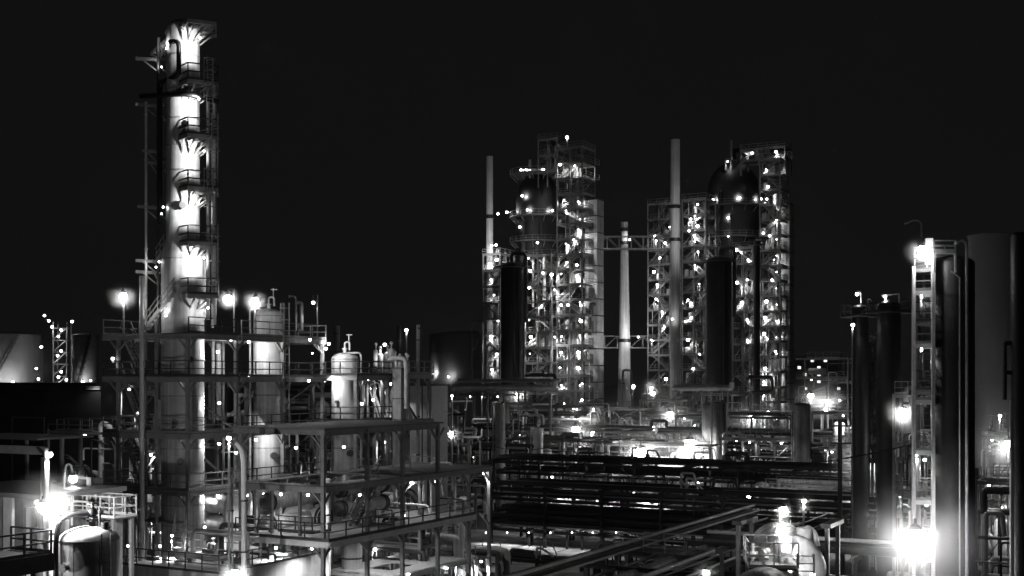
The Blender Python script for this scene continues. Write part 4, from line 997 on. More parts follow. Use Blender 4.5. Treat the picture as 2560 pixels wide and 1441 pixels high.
def reactor(label, px, D, rpx, ydome, ytop, ybot, pool, rings, pw=300, seed=1, name='reactor'):
    """fat dark vessel with ring galleries and pipes coming out of its crown"""
    fr = Fr(px, D, 0); r = rpx*D/FPX; t = thing(name, label, 'reactor', fr); q = random.Random(seed)
    zt = fr.Z(ytop); zd = fr.Z(ydome); zb = fr.Z(ybot)
    pr = [(r*.45, 0), (r*.45, zb-r*.9), (r, zb), (r, zd)]
    for i in range(1,8): a = PI/2*i/7; pr.append((max(r*.2,r*math.cos(a)), zd+(zt-zd)*math.sin(a)))
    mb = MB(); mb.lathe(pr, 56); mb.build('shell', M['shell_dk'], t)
    mb = MB(); mb.path([(0,0,zt-.5),(0,0,zt+2.5),(r*.5,0,zt+2.5),(r*.5,-.3,zt-2)], .5, 12, .9); mb.build('crown_pipe', M['shell_dk'], t)
    for py in rings:
        z = fr.Z(py); mb = MB()
        n = 28; pts = [((r+1.3)*math.cos(2*PI*i/n),(r+1.3)*math.sin(2*PI*i/n)) for i in range(n)]
        mb.lathe([(r+.02,z-.12),(r+1.3,z-.12),(r+1.3,z),(r+.02,z)], 36); d = mb.build('gallery', M['deck'], t)
        rb = MB(); rb.rail([(x,y,z) for x,y in pts+[pts[0]]], 1.1, 3, .07); rb.build('railing', M['steel'], d)
        eb = MB()
        for i in range(0,n,2): x, y = pts[i]; eb.bar((x*.97,y*.97,z-.15),(x*r/(r+1.3),y*r/(r+1.3),z-1.3),.14)
        eb.build('bracket', M['steel'], d)
    for k in range(5):
        a = -PI/2+q.uniform(-1.3,1.3); x, y = (r+.35)*math.cos(a), (r+.35)*math.sin(a); z1 = q.uniform(zb,zd); mb = MB()
        mb.path([(x*.8,y*.8,z1),(x,y,z1),(x,y,z1-q.uniform(3,9)),(x*1.2,y*1.2,z1-9.5)], q.choice((.15,.25,.35)), 8, .5); mb.build('pipe', M['pipe_dk'], t)
    for (px_, py) in pool:
        x = (px_-px)/FPX*D; y = -math.sqrt(max(0,(r+1.0)**2-x*x)) if abs(x) < r+1 else 0
        zz = H-(py-HOR)*(D+y)/FPX; lamp(t, (x, y, zz), pw*q.uniform(.7,1.3), .24, aim=(-x,-y,.3), cone=130)
    return t
def dark_col(label, px, D, ytop, rpx, ybot, pipes=True, name='process_column', m='shell_dk', group=None):
    fr = Fr(px, D, 0); r = rpx*D/FPX; t = thing(name, label, 'column', fr); zt = fr.Z(ytop)
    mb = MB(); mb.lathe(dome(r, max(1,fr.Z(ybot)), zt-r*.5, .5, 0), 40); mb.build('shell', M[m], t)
    bands('band', m, t, [(zt-2-5.2*k, r+.05) for k in range(max(0,int((zt-6)/5.2)+1))], .1)
    if pipes:
        for k, s in ((0,.25),(1,.5)): mb = MB(); x = r*s*2-r*.3; y = -math.sqrt(max(.01,(r+.2)**2-x*x)); mb.tube((x,y,.1),(x,y,zt-1-k*2),.12,7); mb.build('riser_pipe', M['pipe_dk'], t)
        mb = MB(); mb.path([(0,0,zt-.3),(0,0,zt+1.6),(r+.6,0,zt+1.6),(r+.6,-.2,zt-12)], .35, 9, .7); mb.build('overhead_pipe', M['pipe_dk'], t)
    mb = MB(); mb.lathe([(r+.02,zt-1.2),(r+1.0,zt-1.2),(r+1.0,zt-1.1),(r+.02,zt-1.1)], 30); d = mb.build('gallery', M['deck'], t)
    rb = MB(); rb.rail([((r+.95)*math.cos(2*PI*i/14),(r+.95)*math.sin(2*PI*i/14),zt-1.1) for i in range(15)], 1.1, 2, .06); rb.build('railing', M['rail_dk'], d)
    return t
def shaft(label, x0, x1, D, ytop, ybot, n, depth=3.2, m='clad_dull', lamps=(), pw=120):
    fr = Fr(x0, D); w = fr.U(x1); t = thing('lift_shaft', label, 'lift shaft', fr); zt = fr.Z(ytop)
    mb = MB(); mb.box(0,w,0,depth,0,zt); mb.build('casing', M[m], t)
    dz = (zt-fr.Z(ybot))/n
    for k in range(n+1): mb = MB(); z = fr.Z(ybot)+dz*k; mb.box(-.06,w+.06,-.06,depth+.06,z-.12,z+.12); mb.build('joint_band', M['black'], t)
    for k in range(n): mb = MB(); z = fr.Z(ybot)+dz*k; mb.box(w*.3,w*.7,-.08,-.01,z+.2,z+2.3); mb.build('door', M['steel_dk'], t)
    for k in range(n): lamp(t, (-.7,-.9,fr.Z(ybot)+dz*(k+.8)), pw, .12, aim=(.7,.9,-.6))
    return t

# ---- left block (order matters: pools are consumed)
top = take(LA,1390,1470,0,460)
lattice('braced stair tower at the far left of the left reactor block', 1208, 1250, 248, 636, 1040, 10, take(LA,1205,1252,600,1100), 6, 11, pw=330)
reactor('fat dark domed reactor heading the left block', 1345, 262, 55, 505, 430, 625, take(LA,1290,1392,0,600)+take(LA,1240,1290,0,600), (440,545,608), 260, 3)
dark_col('dark column before the left reactor, over the long pale pipe', 1279, 240, 655, 27, 960)
lattice('open pipe tower right of the dark column of the left block', 1313, 1378, 252, 640, 1060, 11, take(LA,1300,1390,600,1100), 6, 13, 'pipe_tower', pw=300, panel=.35, pipes=12)
lattice('tallest stair tower of the left block with lamps to its top', 1393, 1456, 250, 372, 1090, 19, top+take(LA,1392,1462,0,1100), 6, 14, pw=400, panel=.5, pipes=14)
shaft('pale lift shaft on the right of the left reactor block', 1462, 1493, 252, 500, 1080, 14, pw=110)
f2 = Fr(1180, 249); t = thing('outrigger_frame', 'square braced side frame left of the left stair tower', 'steel frame', f2); w = f2.U(1206); z0, z1 = f2.Z(875), f2.Z(802)
mb = MB()
for x in (0,w): mb.bar((x,0,0),(x,0,z1),.2)
for z in (z0,(z0+z1)/2,z1): mb.bar((0,0,z),(w,0,z),.2)
mb.build('frame', M['steel'], t); mb = MB(); zm = (z0+z1)/2; mb.bar((0,0.1,z0),(w,.1,zm),.14); mb.bar((w,.1,z0),(0,.1,zm),.14); mb.bar((0,.1,z1),(w,.1,zm),.14); mb.build('cross_brace', M['steel'], t)
t, fr_, w = lattice('skeleton crane deck on top of the left reactor', 1346, 1392, 256, 350, 430, 2, take(LA,0,3000,0,440), 5, 31, 'crane_deck', zig=False, pipes=2, zbase=Fr(1346,256).Z(470), pw=260)
lamp_post('red beacon like lamp on the very top of the left block', 1418, 344, 251, Fr(1418,251).Z(372), 60, .3)
# ---- right block
topb = take(LB,1895,1960,0,480)
lattice('far left lattice of the right reactor block, beside the wide chimney', 1620, 1676, 262, 512, 1000, 13, take(LB,1610,1680,500,1100), 6, 21, pw=330, steel='steel')
lattice('braced stair tower right of the tall grey chimney', 1706, 1764, 248, 500, 1000, 13, take(LB,1690,1768,490,1100), 6, 22, pw=380)
reactor('fattest dark domed reactor heading the right block', 1834, 262, 64, 480, 405, 640, take(LB,1770,1895,0,610), (520,598), 330, 8)
dark_col('dark column before the right reactor, over the twin drums', 1797, 238, 640, 31, 965)
lattice('open pipe tower right of the dark column of the right block', 1832, 1886, 250, 620, 1060, 11, take(LB,1768,1892,600,1100), 6, 23, 'pipe_tower', pw=330, panel=.5, pipes=12)
lattice('tallest stair tower of the right block with lamps to its top', 1900, 1950, 249, 400, 1080, 18, topb+take(LB,1890,1965,0,1100), 6, 24, pw=440, panel=.5, pipes=12)
shaft('pale lift shaft at the right end of the right reactor block', 1953, 1974, 252, 510, 1080, 14, pw=100)
dark_col('thin black riser between the right pipe tower and stair tower', 1892, 243, 600, 8, 1000, pipes=False, name='riser_column', m='black')
t, fr_, w = lattice('flat crane deck over the right reactor crown', 1852, 1962, 254, 376, 402, 1, [p for p in LB], 5, 32, 'crane_deck', zig=False, pipes=3, zbase=Fr(1852,254).Z(440), pw=260)
# flare/vent pipes on the crowns
for px, py, lab in ((1325,400,'vent stack on the crown of the left reactor'),(1828,352,'vent stack on the crown of the right reactor')):
    f2 = Fr(px, 258, 0); t = thing('vent_stack', lab, 'vent stack', f2, f2.Z(445)); h = f2.Z(py)-f2.Z(445)
    mb = MB(); mb.tube((0,0,0),(0,0,h),.3,10); mb.path([(0,0,h*.5),(-1.2,0,h*.5),(-1.2,0,h*.2)],.2,8,.3); mb.build('pipe', M['steel'], t)
    mb = MB(); mb.box(-1.4,1.4,-1,1,h*.45,h*.47); mb.build('deck', M['deck'], t); lamp(t,(-.9,-.8,h*.42),110,.14)

# ---- truss bridges between the blocks
def bridge(label, x0, x1, D, py, h=2.6):
    fr = Fr(x0, D, 0); t = thing('truss_bridge', label, 'bridge', fr, 0); L = (x1-x0)/FPX*D; z = fr.Z(py)
    mb = MB()
    for y in (0, 2): 
        mb.bar((0,y,z),(L,y,z),.2); mb.bar((0,y,z+h),(L,y,z+h),.16)
        n = int(L/2.4); 
        for k in range(n): 
            a, b = L*k/n, L*(k+1)/n; mb.bar((a,y,z),(a,y,z+h),.12); mb.bar((a,y,z if k%2 else z+h),(b,y,z+h if k%2 else z),.1)
    mb.build('truss', M['steel'], t); mb = MB(); mb.box(0,L,0.1,1.9,z-.1,z); mb.build('deck', M['deck'], t)
    return t, fr
t, f2 = bridge('high truss footbridge joining the two reactor blocks', 1458, 1700, 256, 622)
lamp(t, ((1502-1458)/FPX*256,-.3,f2.Z(599)), 260, .22); lamp(t, ((1640-1458)/FPX*256,-.3,f2.Z(603)), 160, .18)
t, f2 = bridge('low truss footbridge crossing behind the wide chimney foot', 1480, 1640, 268, 870)
lamp(t, ((1495-1480)/FPX*268,-.3,f2.Z(848)), 200, .2); lamp(t, ((1550-1480)/FPX*268,-1.2,f2.Z(848)), 200, .18)
# ---- far town
q = random.Random(77)
def block(label, px, D, w, ytop, rows, cols, seed, lit=.35):
    fr = Fr(px, D, 0); t = thing('apartment_block', label, 'building', fr); z = fr.Z(ytop); q = random.Random(seed)
    mb = MB(); mb.box(0,w,0,14,0,z); mb.build('wall', M['brick'], t); mb = MB(); mb.box(-.5,w+.5,-.5,14.5,z,z+.8); mb.build('roof', M['black'], t)
    dz = (z-H*.6)/rows
    for r in range(rows):
        for c in range(cols):
            if q.random() < lit:
                x = w*(c+.5)/cols; zz = z-dz*(r+.7); mb = MB(); mb.box(x-w/cols*.24,x+w/cols*.24,-.12,-.02,zz-.8,zz+.9); mb.build('window', G_WIN2, t)
    return t
G_WIN2 = glow('town_window_glow', 1.1)
block('far dark apartment block with scattered lit windows left of the left reactor block', 1086, 900, 17, 838, 7, 5, 5, .55)
block('far low town block half hidden beyond the left side frame', 1112, 950, 30, 868, 4, 8, 6, .4)
block('far dark town block with a few lit windows between the right block and slim columns', 1990, 800, 30, 890, 5, 7, 9, .2)
# ================================================================== PIPE RACKS
def rack_b(label, px0, px1, D0, tiers, width, nper, seed, sp=6.5, blk=.8):
    """rack running to the right (and nearer) from px0"""
    q = random.Random(seed); fr = Fr(px0, D0); t = thing('pipe_rack', label, 'pipe rack', fr); L = fr.U(px1)
    zt = tiers[-1]; n = max(2, int(L/sp))
    for k in range(n+1):
        x = L*k/n; mb = MB()
        for y in (0, width): mb.box(x-.15,x+.15,y-.15,y+.15,0,zt)
        for z in tiers: mb.box(x-.13,x+.13,-.5,width+.5,z-.3,z)
        mb.build('rack_bent', M['black'], t)
    for z in tiers:
        for y in (0, width): mb = MB(); mb.ibeam((0,y,z-.32),(L,y,z-.32),.18,.34); mb.build('stringer', M['black'], t)
    for k in range(int(L/3.2)):
        x = q.uniform(1,L-1); y = q.uniform(0,width); z = q.choice(tiers); mb = MB(); r = q.choice((.05,.08,.12)); h = q.uniform(.5,2.0)
        mb.path([(x,y,z-q.uniform(.5,2)),(x,y,z+h),(x+q.uniform(.4,1.6),y,z+h),(x+1.7,y+.3,z+.2)], r, 7, .2); mb.ball((x,y,z+h*.5),r*2.4,8,5); mb.build('riser', M[q.choice(('steel_dk','pipe','pipe_dk','steel'))], t)
    for z in tiers:
        y = .1
        for k in range(nper):
            r = q.choice((.06,.08,.1,.13,.16,.2,.28)); y += r+q.uniform(.05,.35)
            if y > width: break
            a, b = (0, L) if q.random() < .75 else sorted((q.uniform(0,L), q.uniform(0,L)))
            mb = MB(); pts = [(a,y,z+r),(b,y,z+r)]
            if q.random() < .3: pts = [(a,y,z+r),((a+b)/2,y,z+r),((a+b)/2,y,z+r+1.1),((a+b)/2+2.5,y,z+r+1.1),((a+b)/2+2.5,y,z+r),(b,y,z+r)]
            if q.random() < .3: pts = pts+[(b,y,z+r-q.uniform(1.5,3))]
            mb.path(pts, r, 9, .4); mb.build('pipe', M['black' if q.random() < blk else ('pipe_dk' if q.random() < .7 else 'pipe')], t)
            y += r
    return t, fr, L
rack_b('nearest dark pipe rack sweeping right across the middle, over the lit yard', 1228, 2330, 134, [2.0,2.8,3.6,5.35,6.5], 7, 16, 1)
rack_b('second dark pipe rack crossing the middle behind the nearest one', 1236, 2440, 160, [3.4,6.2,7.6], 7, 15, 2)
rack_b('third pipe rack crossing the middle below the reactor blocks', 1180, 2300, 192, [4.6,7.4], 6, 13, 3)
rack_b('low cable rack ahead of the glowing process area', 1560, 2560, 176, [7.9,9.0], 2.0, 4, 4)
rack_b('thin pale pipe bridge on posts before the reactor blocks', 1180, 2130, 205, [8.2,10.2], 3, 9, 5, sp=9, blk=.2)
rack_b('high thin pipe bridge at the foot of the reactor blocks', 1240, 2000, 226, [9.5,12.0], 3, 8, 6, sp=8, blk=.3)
rack_b('low run of pipes on sleepers in front of the lit yard', 1236, 1570, 119, [.9], 1.8, 7, 7, sp=4, blk=.5)
# rack running away from us, lower right
FA = Fr(1320, 76); ra = thing('diagonal_pipe_rack', 'pipe rack of gleaming pipes running diagonally up from the bottom edge', 'pipe rack', FA)
za = FA.Z(1430); La = FA.V(1885)
def run(x, z, r, m, y0=-14, y1=None, name='pipe', n=14):
    mb = MB(); mb.tube((x,y0,z),(x,y1 if y1 is not None else La,z),r,n); return mb.build(name, M[m], ra)
run(0, za, .13, 'pipe'); run(.5, za-.45, .08, 'pipe'); run(-.35, za-.1, .1, 'pipe_dk'); run(-.9, za-.3, .2, 'pipe_dk')
run(3.4, za-1.2, .42, 'clad_dull', y1=La*.62); run(6.4, za-.3, .16, 'pipe', y1=La*.72); run(6.9, za-.5, .08, 'pipe_dk'); run(8.4, za-.5, .14, 'pipe', y1=La*.55); run(2.0, za-.9, .12, 'pipe_dk'); run(5.2, za-1.1, .16, 'pipe_dk')
mb = MB()
for x in (-.2, 8.9): mb.ibeam((x,-14,za-.5),(x,La,za-.5),.2,.36)
mb.build('stringer', M['black'], ra)
y = -12
while y < La:
    mb = MB()
    for x in (-.2,4.4,8.9): mb.box(x-.15,x+.15,y-.15,y+.15,0,za-.7)
    mb.box(-.8,9.4,y-.14,y+.14,za-1.95,za-1.62); mb.box(-.8,9.4,y-.14,y+.14,za-.98,za-.68); mb.build('rack_bent', M['black'], ra); y += 7
t0 = bpy.data.objects['pipe_rack']
f0 = Fr(1228, 134)
for px in (1215,1268,1322,1376,1430,1482,1540):
    u = f0.U(px, -.3); lamp(t0, (u, -.3, f0.Z(1332, u, -.3)), 130, .07, aim=(0,-.5,-1), cone=165)
q = random.Random(9); x = 1.0
while x < f0.U(1640):
    mb = MB(); y = q.choice((.2,.2,3.5,6.6)); mb.box(x-.11,x+.11,y-.11,y+.11,0,1.95); mb.build('support_leg', M['black'], t0); x += q.uniform(1.2,2.9)
# isolated yard lamps near the racks
for px, py, D, zb, pw, r, g, lab in (
    (1440,1075,186,0,2600,.5,G_BIG,'floodlight mast at the foot of the left block stair tower'),
    (1602,1131,167,0,4200,.62,G_BIG,'left one of the two great floodlights over the middle pipe racks'),
    (1725,1111,169,0,5200,.7,G_BIG,'right one of the two great floodlights over the middle pipe racks'),
    (1637,1072,198,0,1100,.34,G_BIG,'smaller floodlight above and between the two great floodlights'),
    (1676,1035,205,0,1200,.34,G_BIG,'floodlight on the corner of the white railed deck'),
    (1880,1042,206,0,2200,.42,G_BIG,'floodlight right of the twin drums'),
    (1922,1032,214,0,900,.3,G_BIG,'floodlight at the foot of the right block stair tower'),
    (1582,967,240,0,16000,.34,G_BIG,'floodlight beside the wide chimney, half way down its shaft'),
    (1632,984,234,0,42000,.34,G_BIG,'floodlight right of the wide chimney foot'),
    (1294,986,232,0,800,.32,G_BIG,'floodlight under the long pale pipe'),
    (1204,986,236,0,420,.22,G_FAR,'small lamp under the left end of the long pale pipe'),
    (1128,1083,160,0,260,.17,G_BIG,'single starlike lamp on a short post right of the front frame'),
    (1481,1025,214,0,800,.3,G_BIG,'upper lamp on the grey vessel right of the left block'),
    (1480,1080,206,0,800,.3,G_BIG,'lower lamp by the foot of the grey vessel right of the left block'),
    (2027,990,178,0,1300,.34,G_BIG,'floodlight left of the glaring white pipe bank'),
    (2068,1004,182,0,700,.26,G_BIG,'upper lamp over the glaring white pipe bank'),
    (2066,1024,181,0,900,.26,G_BIG,'lower lamp over the glaring white pipe bank'),
    (2257,1028,100,0,650,.24,G_BIG,'floodlight left of the stair bay of the dark column'),
    (2180,1142,124,0,3200,.34,G_BIG,'hazy floodlight at the foot of the two black columns'),
    (2521,1110,110,0,1500,.34,G_BIG,'floodlight at the right edge below the pale tank'),
    (1870,1244,128,0,420,.24,G_BIG,'lamp glowing under the junction of the pipe racks'),
    (1500,1240,146,0,2400,.12,G_FAR,'lamp hidden among the slits of the nearest pipe rack'),
    (1640,1262,142,0,2000,.12,G_FAR,'lamp under the nearest pipe rack, left of the rack junction'),
    (1405,1235,150,0,2000,.12,G_FAR,'lamp under the left end of the nearest pipe rack'),
    (2080,1262,128,0,1200,.12,G_FAR,'lamp behind the nearest pipe rack, above the lying drum'),
    (2215,1262,122,0,1200,.12,G_FAR,'lamp behind the nearest pipe rack, left of the dark column'),
    (2500,1040,120,0,500,.14,G_FAR,'lamp over the pale drums below the pale tank'),
    (1130,990,180,0,160,.14,G_FAR,'small lamp left of the reactor blocks over the low piping'),
    ):
    lamp_post(lab, px, py, D, zb, pw*.8 if pw < 600 else 480+(pw-600)*.25, r*1.15, g, aim={1582:(1561,800,262),1632:(1561,740,262)}.get(px))

# ================================================================== MID VESSELS AND MODULES
def mid_vessel(label, px, D, ytop, rpx, m='clad_dull', seed=1, name='upright_vessel', lad=False, pipe=True):
    return vessel(label, px, D, ytop, rpx, 2.2, 0, m=m, hr=.35, name=name, bands_n=2, seed=seed, ladder=(-.3 if lad else None), manhole=False, topn=True, pipe=pipe)
mid_vessel('grey upright vessel on the left below the long pale pipe', 1250, 170, 1008, 13, seed=3)
mid_vessel('small white drum with hooped vent among low pipes', 1345, 165, 1068, 13, 'steel_lt', 4)
mid_vessel('left one of the twin grey drums before the right block', 1772, 172, 1008, 17, 'clad_dull', 5)
mid_vessel('right one of the twin grey drums before the right block', 1800, 168, 1004, 18, 'clad_dull', 6)
mid_vessel('lone dark grey drum left of the glaring white pipe bank', 2005, 160, 1008, 21, 'clad_dull', 8)
mid_vessel('grey vessel right of the left block, between two lamps', 1487, 215, 1000, 17, 'clad_dull', 9)
mid_vessel('pale bullet drum low on the far right beyond the dark column', 2475, 130, 1075, 13, 'clad', 10)
mid_vessel('second pale bullet drum low on the far right, by the edge lamp', 2510, 128, 1070, 12, 'clad', 12)
dark_col('left one of the two black columns left of the stair bay', 2150, 115, 762, 21, 1180, pipes=False, name='black_column', m='black')
dark_col('right one of the two black columns left of the stair bay', 2222, 112, 752, 29, 1180, pipes=False, name='black_column', m='black')
lattice('slim ladder tower squeezed between the two black columns', 2172, 2192, 116, 860, 1150, 8, [], 1.6, 41, 'ladder_tower', pipes=5, brace_p=.5)
ft = Fr(2182, 114, 0)
t = thing('crown_lamps', 'hooded lamp on a crooked arm above the left black column', 'lamp', Fr(2142,115,0), Fr(2142,115,0).Z(790))
zz = Fr(2142,115,0); h = zz.Z(736)-zz.Z(790)
mb = MB(); mb.path([(.4,0,0),(.4,0,h+.2),(0,0,h+.35)],.06,7,.2); mb.path([(.9,0,.2),(.9,0,h*.5),(1.1,0,h*.8),(1.4,0,h*.7)],.08,7,.3); mb.bar((-.6,0,.2),(1.2,0,.2),.08); mb.build('arm', M['steel_lt'], t); lamp(t,(0,-.1,h),90,.16)
t = thing('crown_lamps', 'hooded lamp with a railed perch above the right black column', 'lamp', Fr(2212,112,0), Fr(2212,112,0).Z(790))
zz = Fr(2212,112,0); h = zz.Z(742)-zz.Z(790)
mb = MB(); mb.bar((.1,0,0),(.1,0,h),.1); mb.bar((-.3,0,h+.1),(1.3,0,h+.25),.1); mb.bar((1.3,0,h+.25),(1.3,0,-.3),.1); mb.bar((.5,0,.1),(1.2,0,.1),.08); mb.build('arm', M['steel_lt'], t); lamp(t,(0,-.1,h),90,.14)
lamp_post('small lamp on a post before the left black column', 2132, 813, 113, 0, 70, .17)

# long pale pipes on trestles
def trestle(label, px0, px1, D, pys, rs, m='pipe', seed=1, extra=None):
    fr = Fr(px0, D); t = thing('pipe_trestle', label, 'pipe trestle', fr); L = fr.U(px1)
    for k, (py, r) in enumerate(zip(pys, rs)):
        mb = MB(); z = fr.Z(py); mb.path([(0,k*.9,z-1.2),(0,k*.9,z),(L,k*.9,z),(L,k*.9,z+1.0)] if k == 0 else [(0,k*.9,z),(L,k*.9,z)], r, 10, .5); mb.build('pipe', M[m], t)
    n = max(2, int(L/6)); z = fr.Z(max(pys))-rs[-1]
    for k in range(n+1): mb = MB(); x = L*(k+.15)/(n+.3); mb.box(x-.13,x+.13,-.1,.16,0,z); mb.box(x-.12,x+.12,-.6,len(pys)*.9,z-.25,z-.002); mb.build('post', M['steel'], t)
    return t, fr, L
trestle('long pale pipe on posts in front of the left reactor block', 1132, 1388, 205, (968,975,952), (.45,.2,.3))
trestle('long pipe on posts in front of the right reactor block', 1680, 1830, 200, (972,966), (.4,.25))
t, fr_, L = trestle('pale pipe bending down right of the left block', 1505, 1640, 180, (1080,1092), (.28,.16), 'steel_lt')
trestle('thin pale pipe on short posts right of the front frame', 1140, 1205, 165, (1092,), (.16,), 'steel_lt')
fb = Fr(1388, 204, 0); t = thing('pipe_loop', 'black square pipe loop standing at the right end of the long pale pipe', 'pipe loop', fb); mb = MB()
mb.path([(-5,0,fb.Z(938)),(0,0,fb.Z(938)),(0,0,fb.Z(970)),(-1.5,0,fb.Z(970))],.3,9,.6); mb.build('pipe', M['black'], t); mb = MB(); mb.box(-5.2,-4.9,-.15,.15,0,fb.Z(938)); mb.build('post', M['steel'], t)
fb = Fr(1930, 214, 0); t = thing('pipe_loop', 'black hairpin pipe loop before the right block stair tower', 'pipe loop', fb); mb = MB()
mb.path([(-4.2,0,fb.Z(943)),(0,0,fb.Z(943)),(0,0,fb.Z(978)),(-3.5,0,fb.Z(982))],.32,9,.8); mb.build('pipe', M['black'], t); mb = MB(); mb.box(-3.6,-3.3,-.15,.15,0,fb.Z(982)); mb.build('post', M['steel'], t)
fb = Fr(1557, 230, 0); t = thing('pipe_loop', 'inverted U pipe standing at the wide chimney foot', 'pipe loop', fb); mb = MB()
mb.path([(0,0,0),(0,0,fb.Z(926)),(1.6,0,fb.Z(926)),(1.6,0,fb.Z(985))],.22,9,.5); mb.build('pipe', M['steel'], t); mb = MB(); mb.tube((0,0,fb.Z(960)),(0,0,fb.Z(957)),.4,10); mb.build('flange', M['steel_dk'], t)

MODN = [0]
def module(label, x0, x1, D, ytop, nlev, depth, seed, lamps=2, pw=200, dark=.35, vess=2, z0=0, rows=None, pipes=16):
    """open process unit: columns, decks, railings, drums, exchangers and a thicket of pipes"""
    q = random.Random(seed); fr = Fr(x0, D); t = thing('process_unit', label, 'process unit', fr); w = fr.U(x1); zt = fr.Z(ytop); dz = zt/nlev
    nx = max(2, int(w/5)+1)
    for i in range(nx):
        for y in (0, depth): mb = MB(); x = w*i/(nx-1); mb.box(x-.12,x+.12,y-.12,y+.12,0,zt*(1 if q.random()<.7 else .66)); mb.build('column', M['steel'], t)
    for k in range(1, nlev+1):
        mb, rb, bb = MB(), MB(), MB(); z = dz*k; a, b = (0, w) if k < nlev or q.random() < .4 else (w*q.uniform(0,.3), w*q.uniform(.6,1))
        mb.box(a,b,0,depth*.45,z-.08,z); 
        if q.random() < .5: mb.box(a,b,depth*.5,depth,z-.08,z)
        for y in (0, depth): bb.bar((0,y,z-.22),(w,y,z-.22),.14,.26)
        for i in range(nx): x = w*i/(nx-1); bb.bar((x,0,z-.22),(x,depth,z-.22),.14,.26)
        rb.rail([(a,-.05,z),(b,-.05,z)],1.05,1.6,.06); rb.rail([(a,depth,z),(b,depth,z)],1.05,1.6,.06)
        if q.random() < .6: i = q.randint(0,nx-2); bb.bar((w*i/(nx-1),0,z-dz),(w*(i+1)/(nx-1),0,z-.2),.12)
        d = mb.build('deck', M['deck'], t); rb.build('railing', M['rail'], d); bb.build('floor_beams', M['steel'], d)
    for k in range(pipes):
        x = q.uniform(-.5,w); y = q.uniform(-.8,depth); z = q.uniform(.8,zt+.8); r = q.choice((.06,.09,.13,.2,.28)); mb = MB()
        if q.random() < .55: x2 = min(w+1,x+q.uniform(2,w*.8+2)); pts = [(x,y,max(.1,z-q.uniform(.6,3))),(x,y,z),(x2,y,z),(x2,y+q.uniform(-.6,.6),max(.2,z-q.uniform(.5,4)))]
        else: pts = [(x,y,.1),(x,y,z),(x+q.uniform(.5,1.5),y,z),(x+q.uniform(.5,1.6),y+1,max(.2,z-q.uniform(.5,2)))]
        mb.path(pts, r, 7, .35); mb.build('pipe', M['pipe_dk' if q.random() < dark else q.choice(('steel_lt','pipe','clad'))], t)
    for k in range(vess):
        x = q.uniform(.8,w-.8); y = q.uniform(1,depth-.8); lv = q.randint(0,nlev-1); z = dz*lv; mb = MB()
        if q.random() < .5: r = q.uniform(.4,.9); mb.lathe(dome(r, z+.8, z+q.uniform(2,4), .5, z), 20, (x,y,0))
        else: r = q.uniform(.4,.8); mb.lathe([(.05,-.3),(r*.8,-.2),(r,0),(r,3),(r*.8,3.2),(.05,3.3)], 20, (x-1.5,y,z+r+.5), 'x'); mb.box(x-1.1,x-.8,y-r*.6,y+r*.6,z,z+.7); mb.box(x+.8,x+1.1,y-r*.6,y+r*.6,z,z+.7)
        mb.build('drum', M[q.choice(('clad','steel_lt','clad_dull'))], t)
    for k in range(int(w*nlev*.25)):
        x = q.uniform(.3,w-.5); y = q.uniform(.3,depth-.3); z = dz*q.randint(0,nlev-1); mb = MB()
        mb.tube((x,y,z),(x,y,z+q.uniform(.5,1.3)),.09,7); mb.ball((x,y,z+q.uniform(.4,.9)),q.uniform(.15,.28),8,5); mb.tube((x-.3,y,z+.45),(x+.35,y,z+.45),.1,7); mb.build('valve', M[q.choice(('steel_lt','steel'))], t)
    for k in range(lamps):
        x = w*(k+q.uniform(.3,.7))/lamps; lamp(t, (x, -.4 if k % 2 else depth*.5, dz*q.randint(1,nlev)-.5), pw*q.uniform(.6,1.4), .13, aim=(q.uniform(-.4,.4),.7 if k % 2 else -.2,-1))
    return t
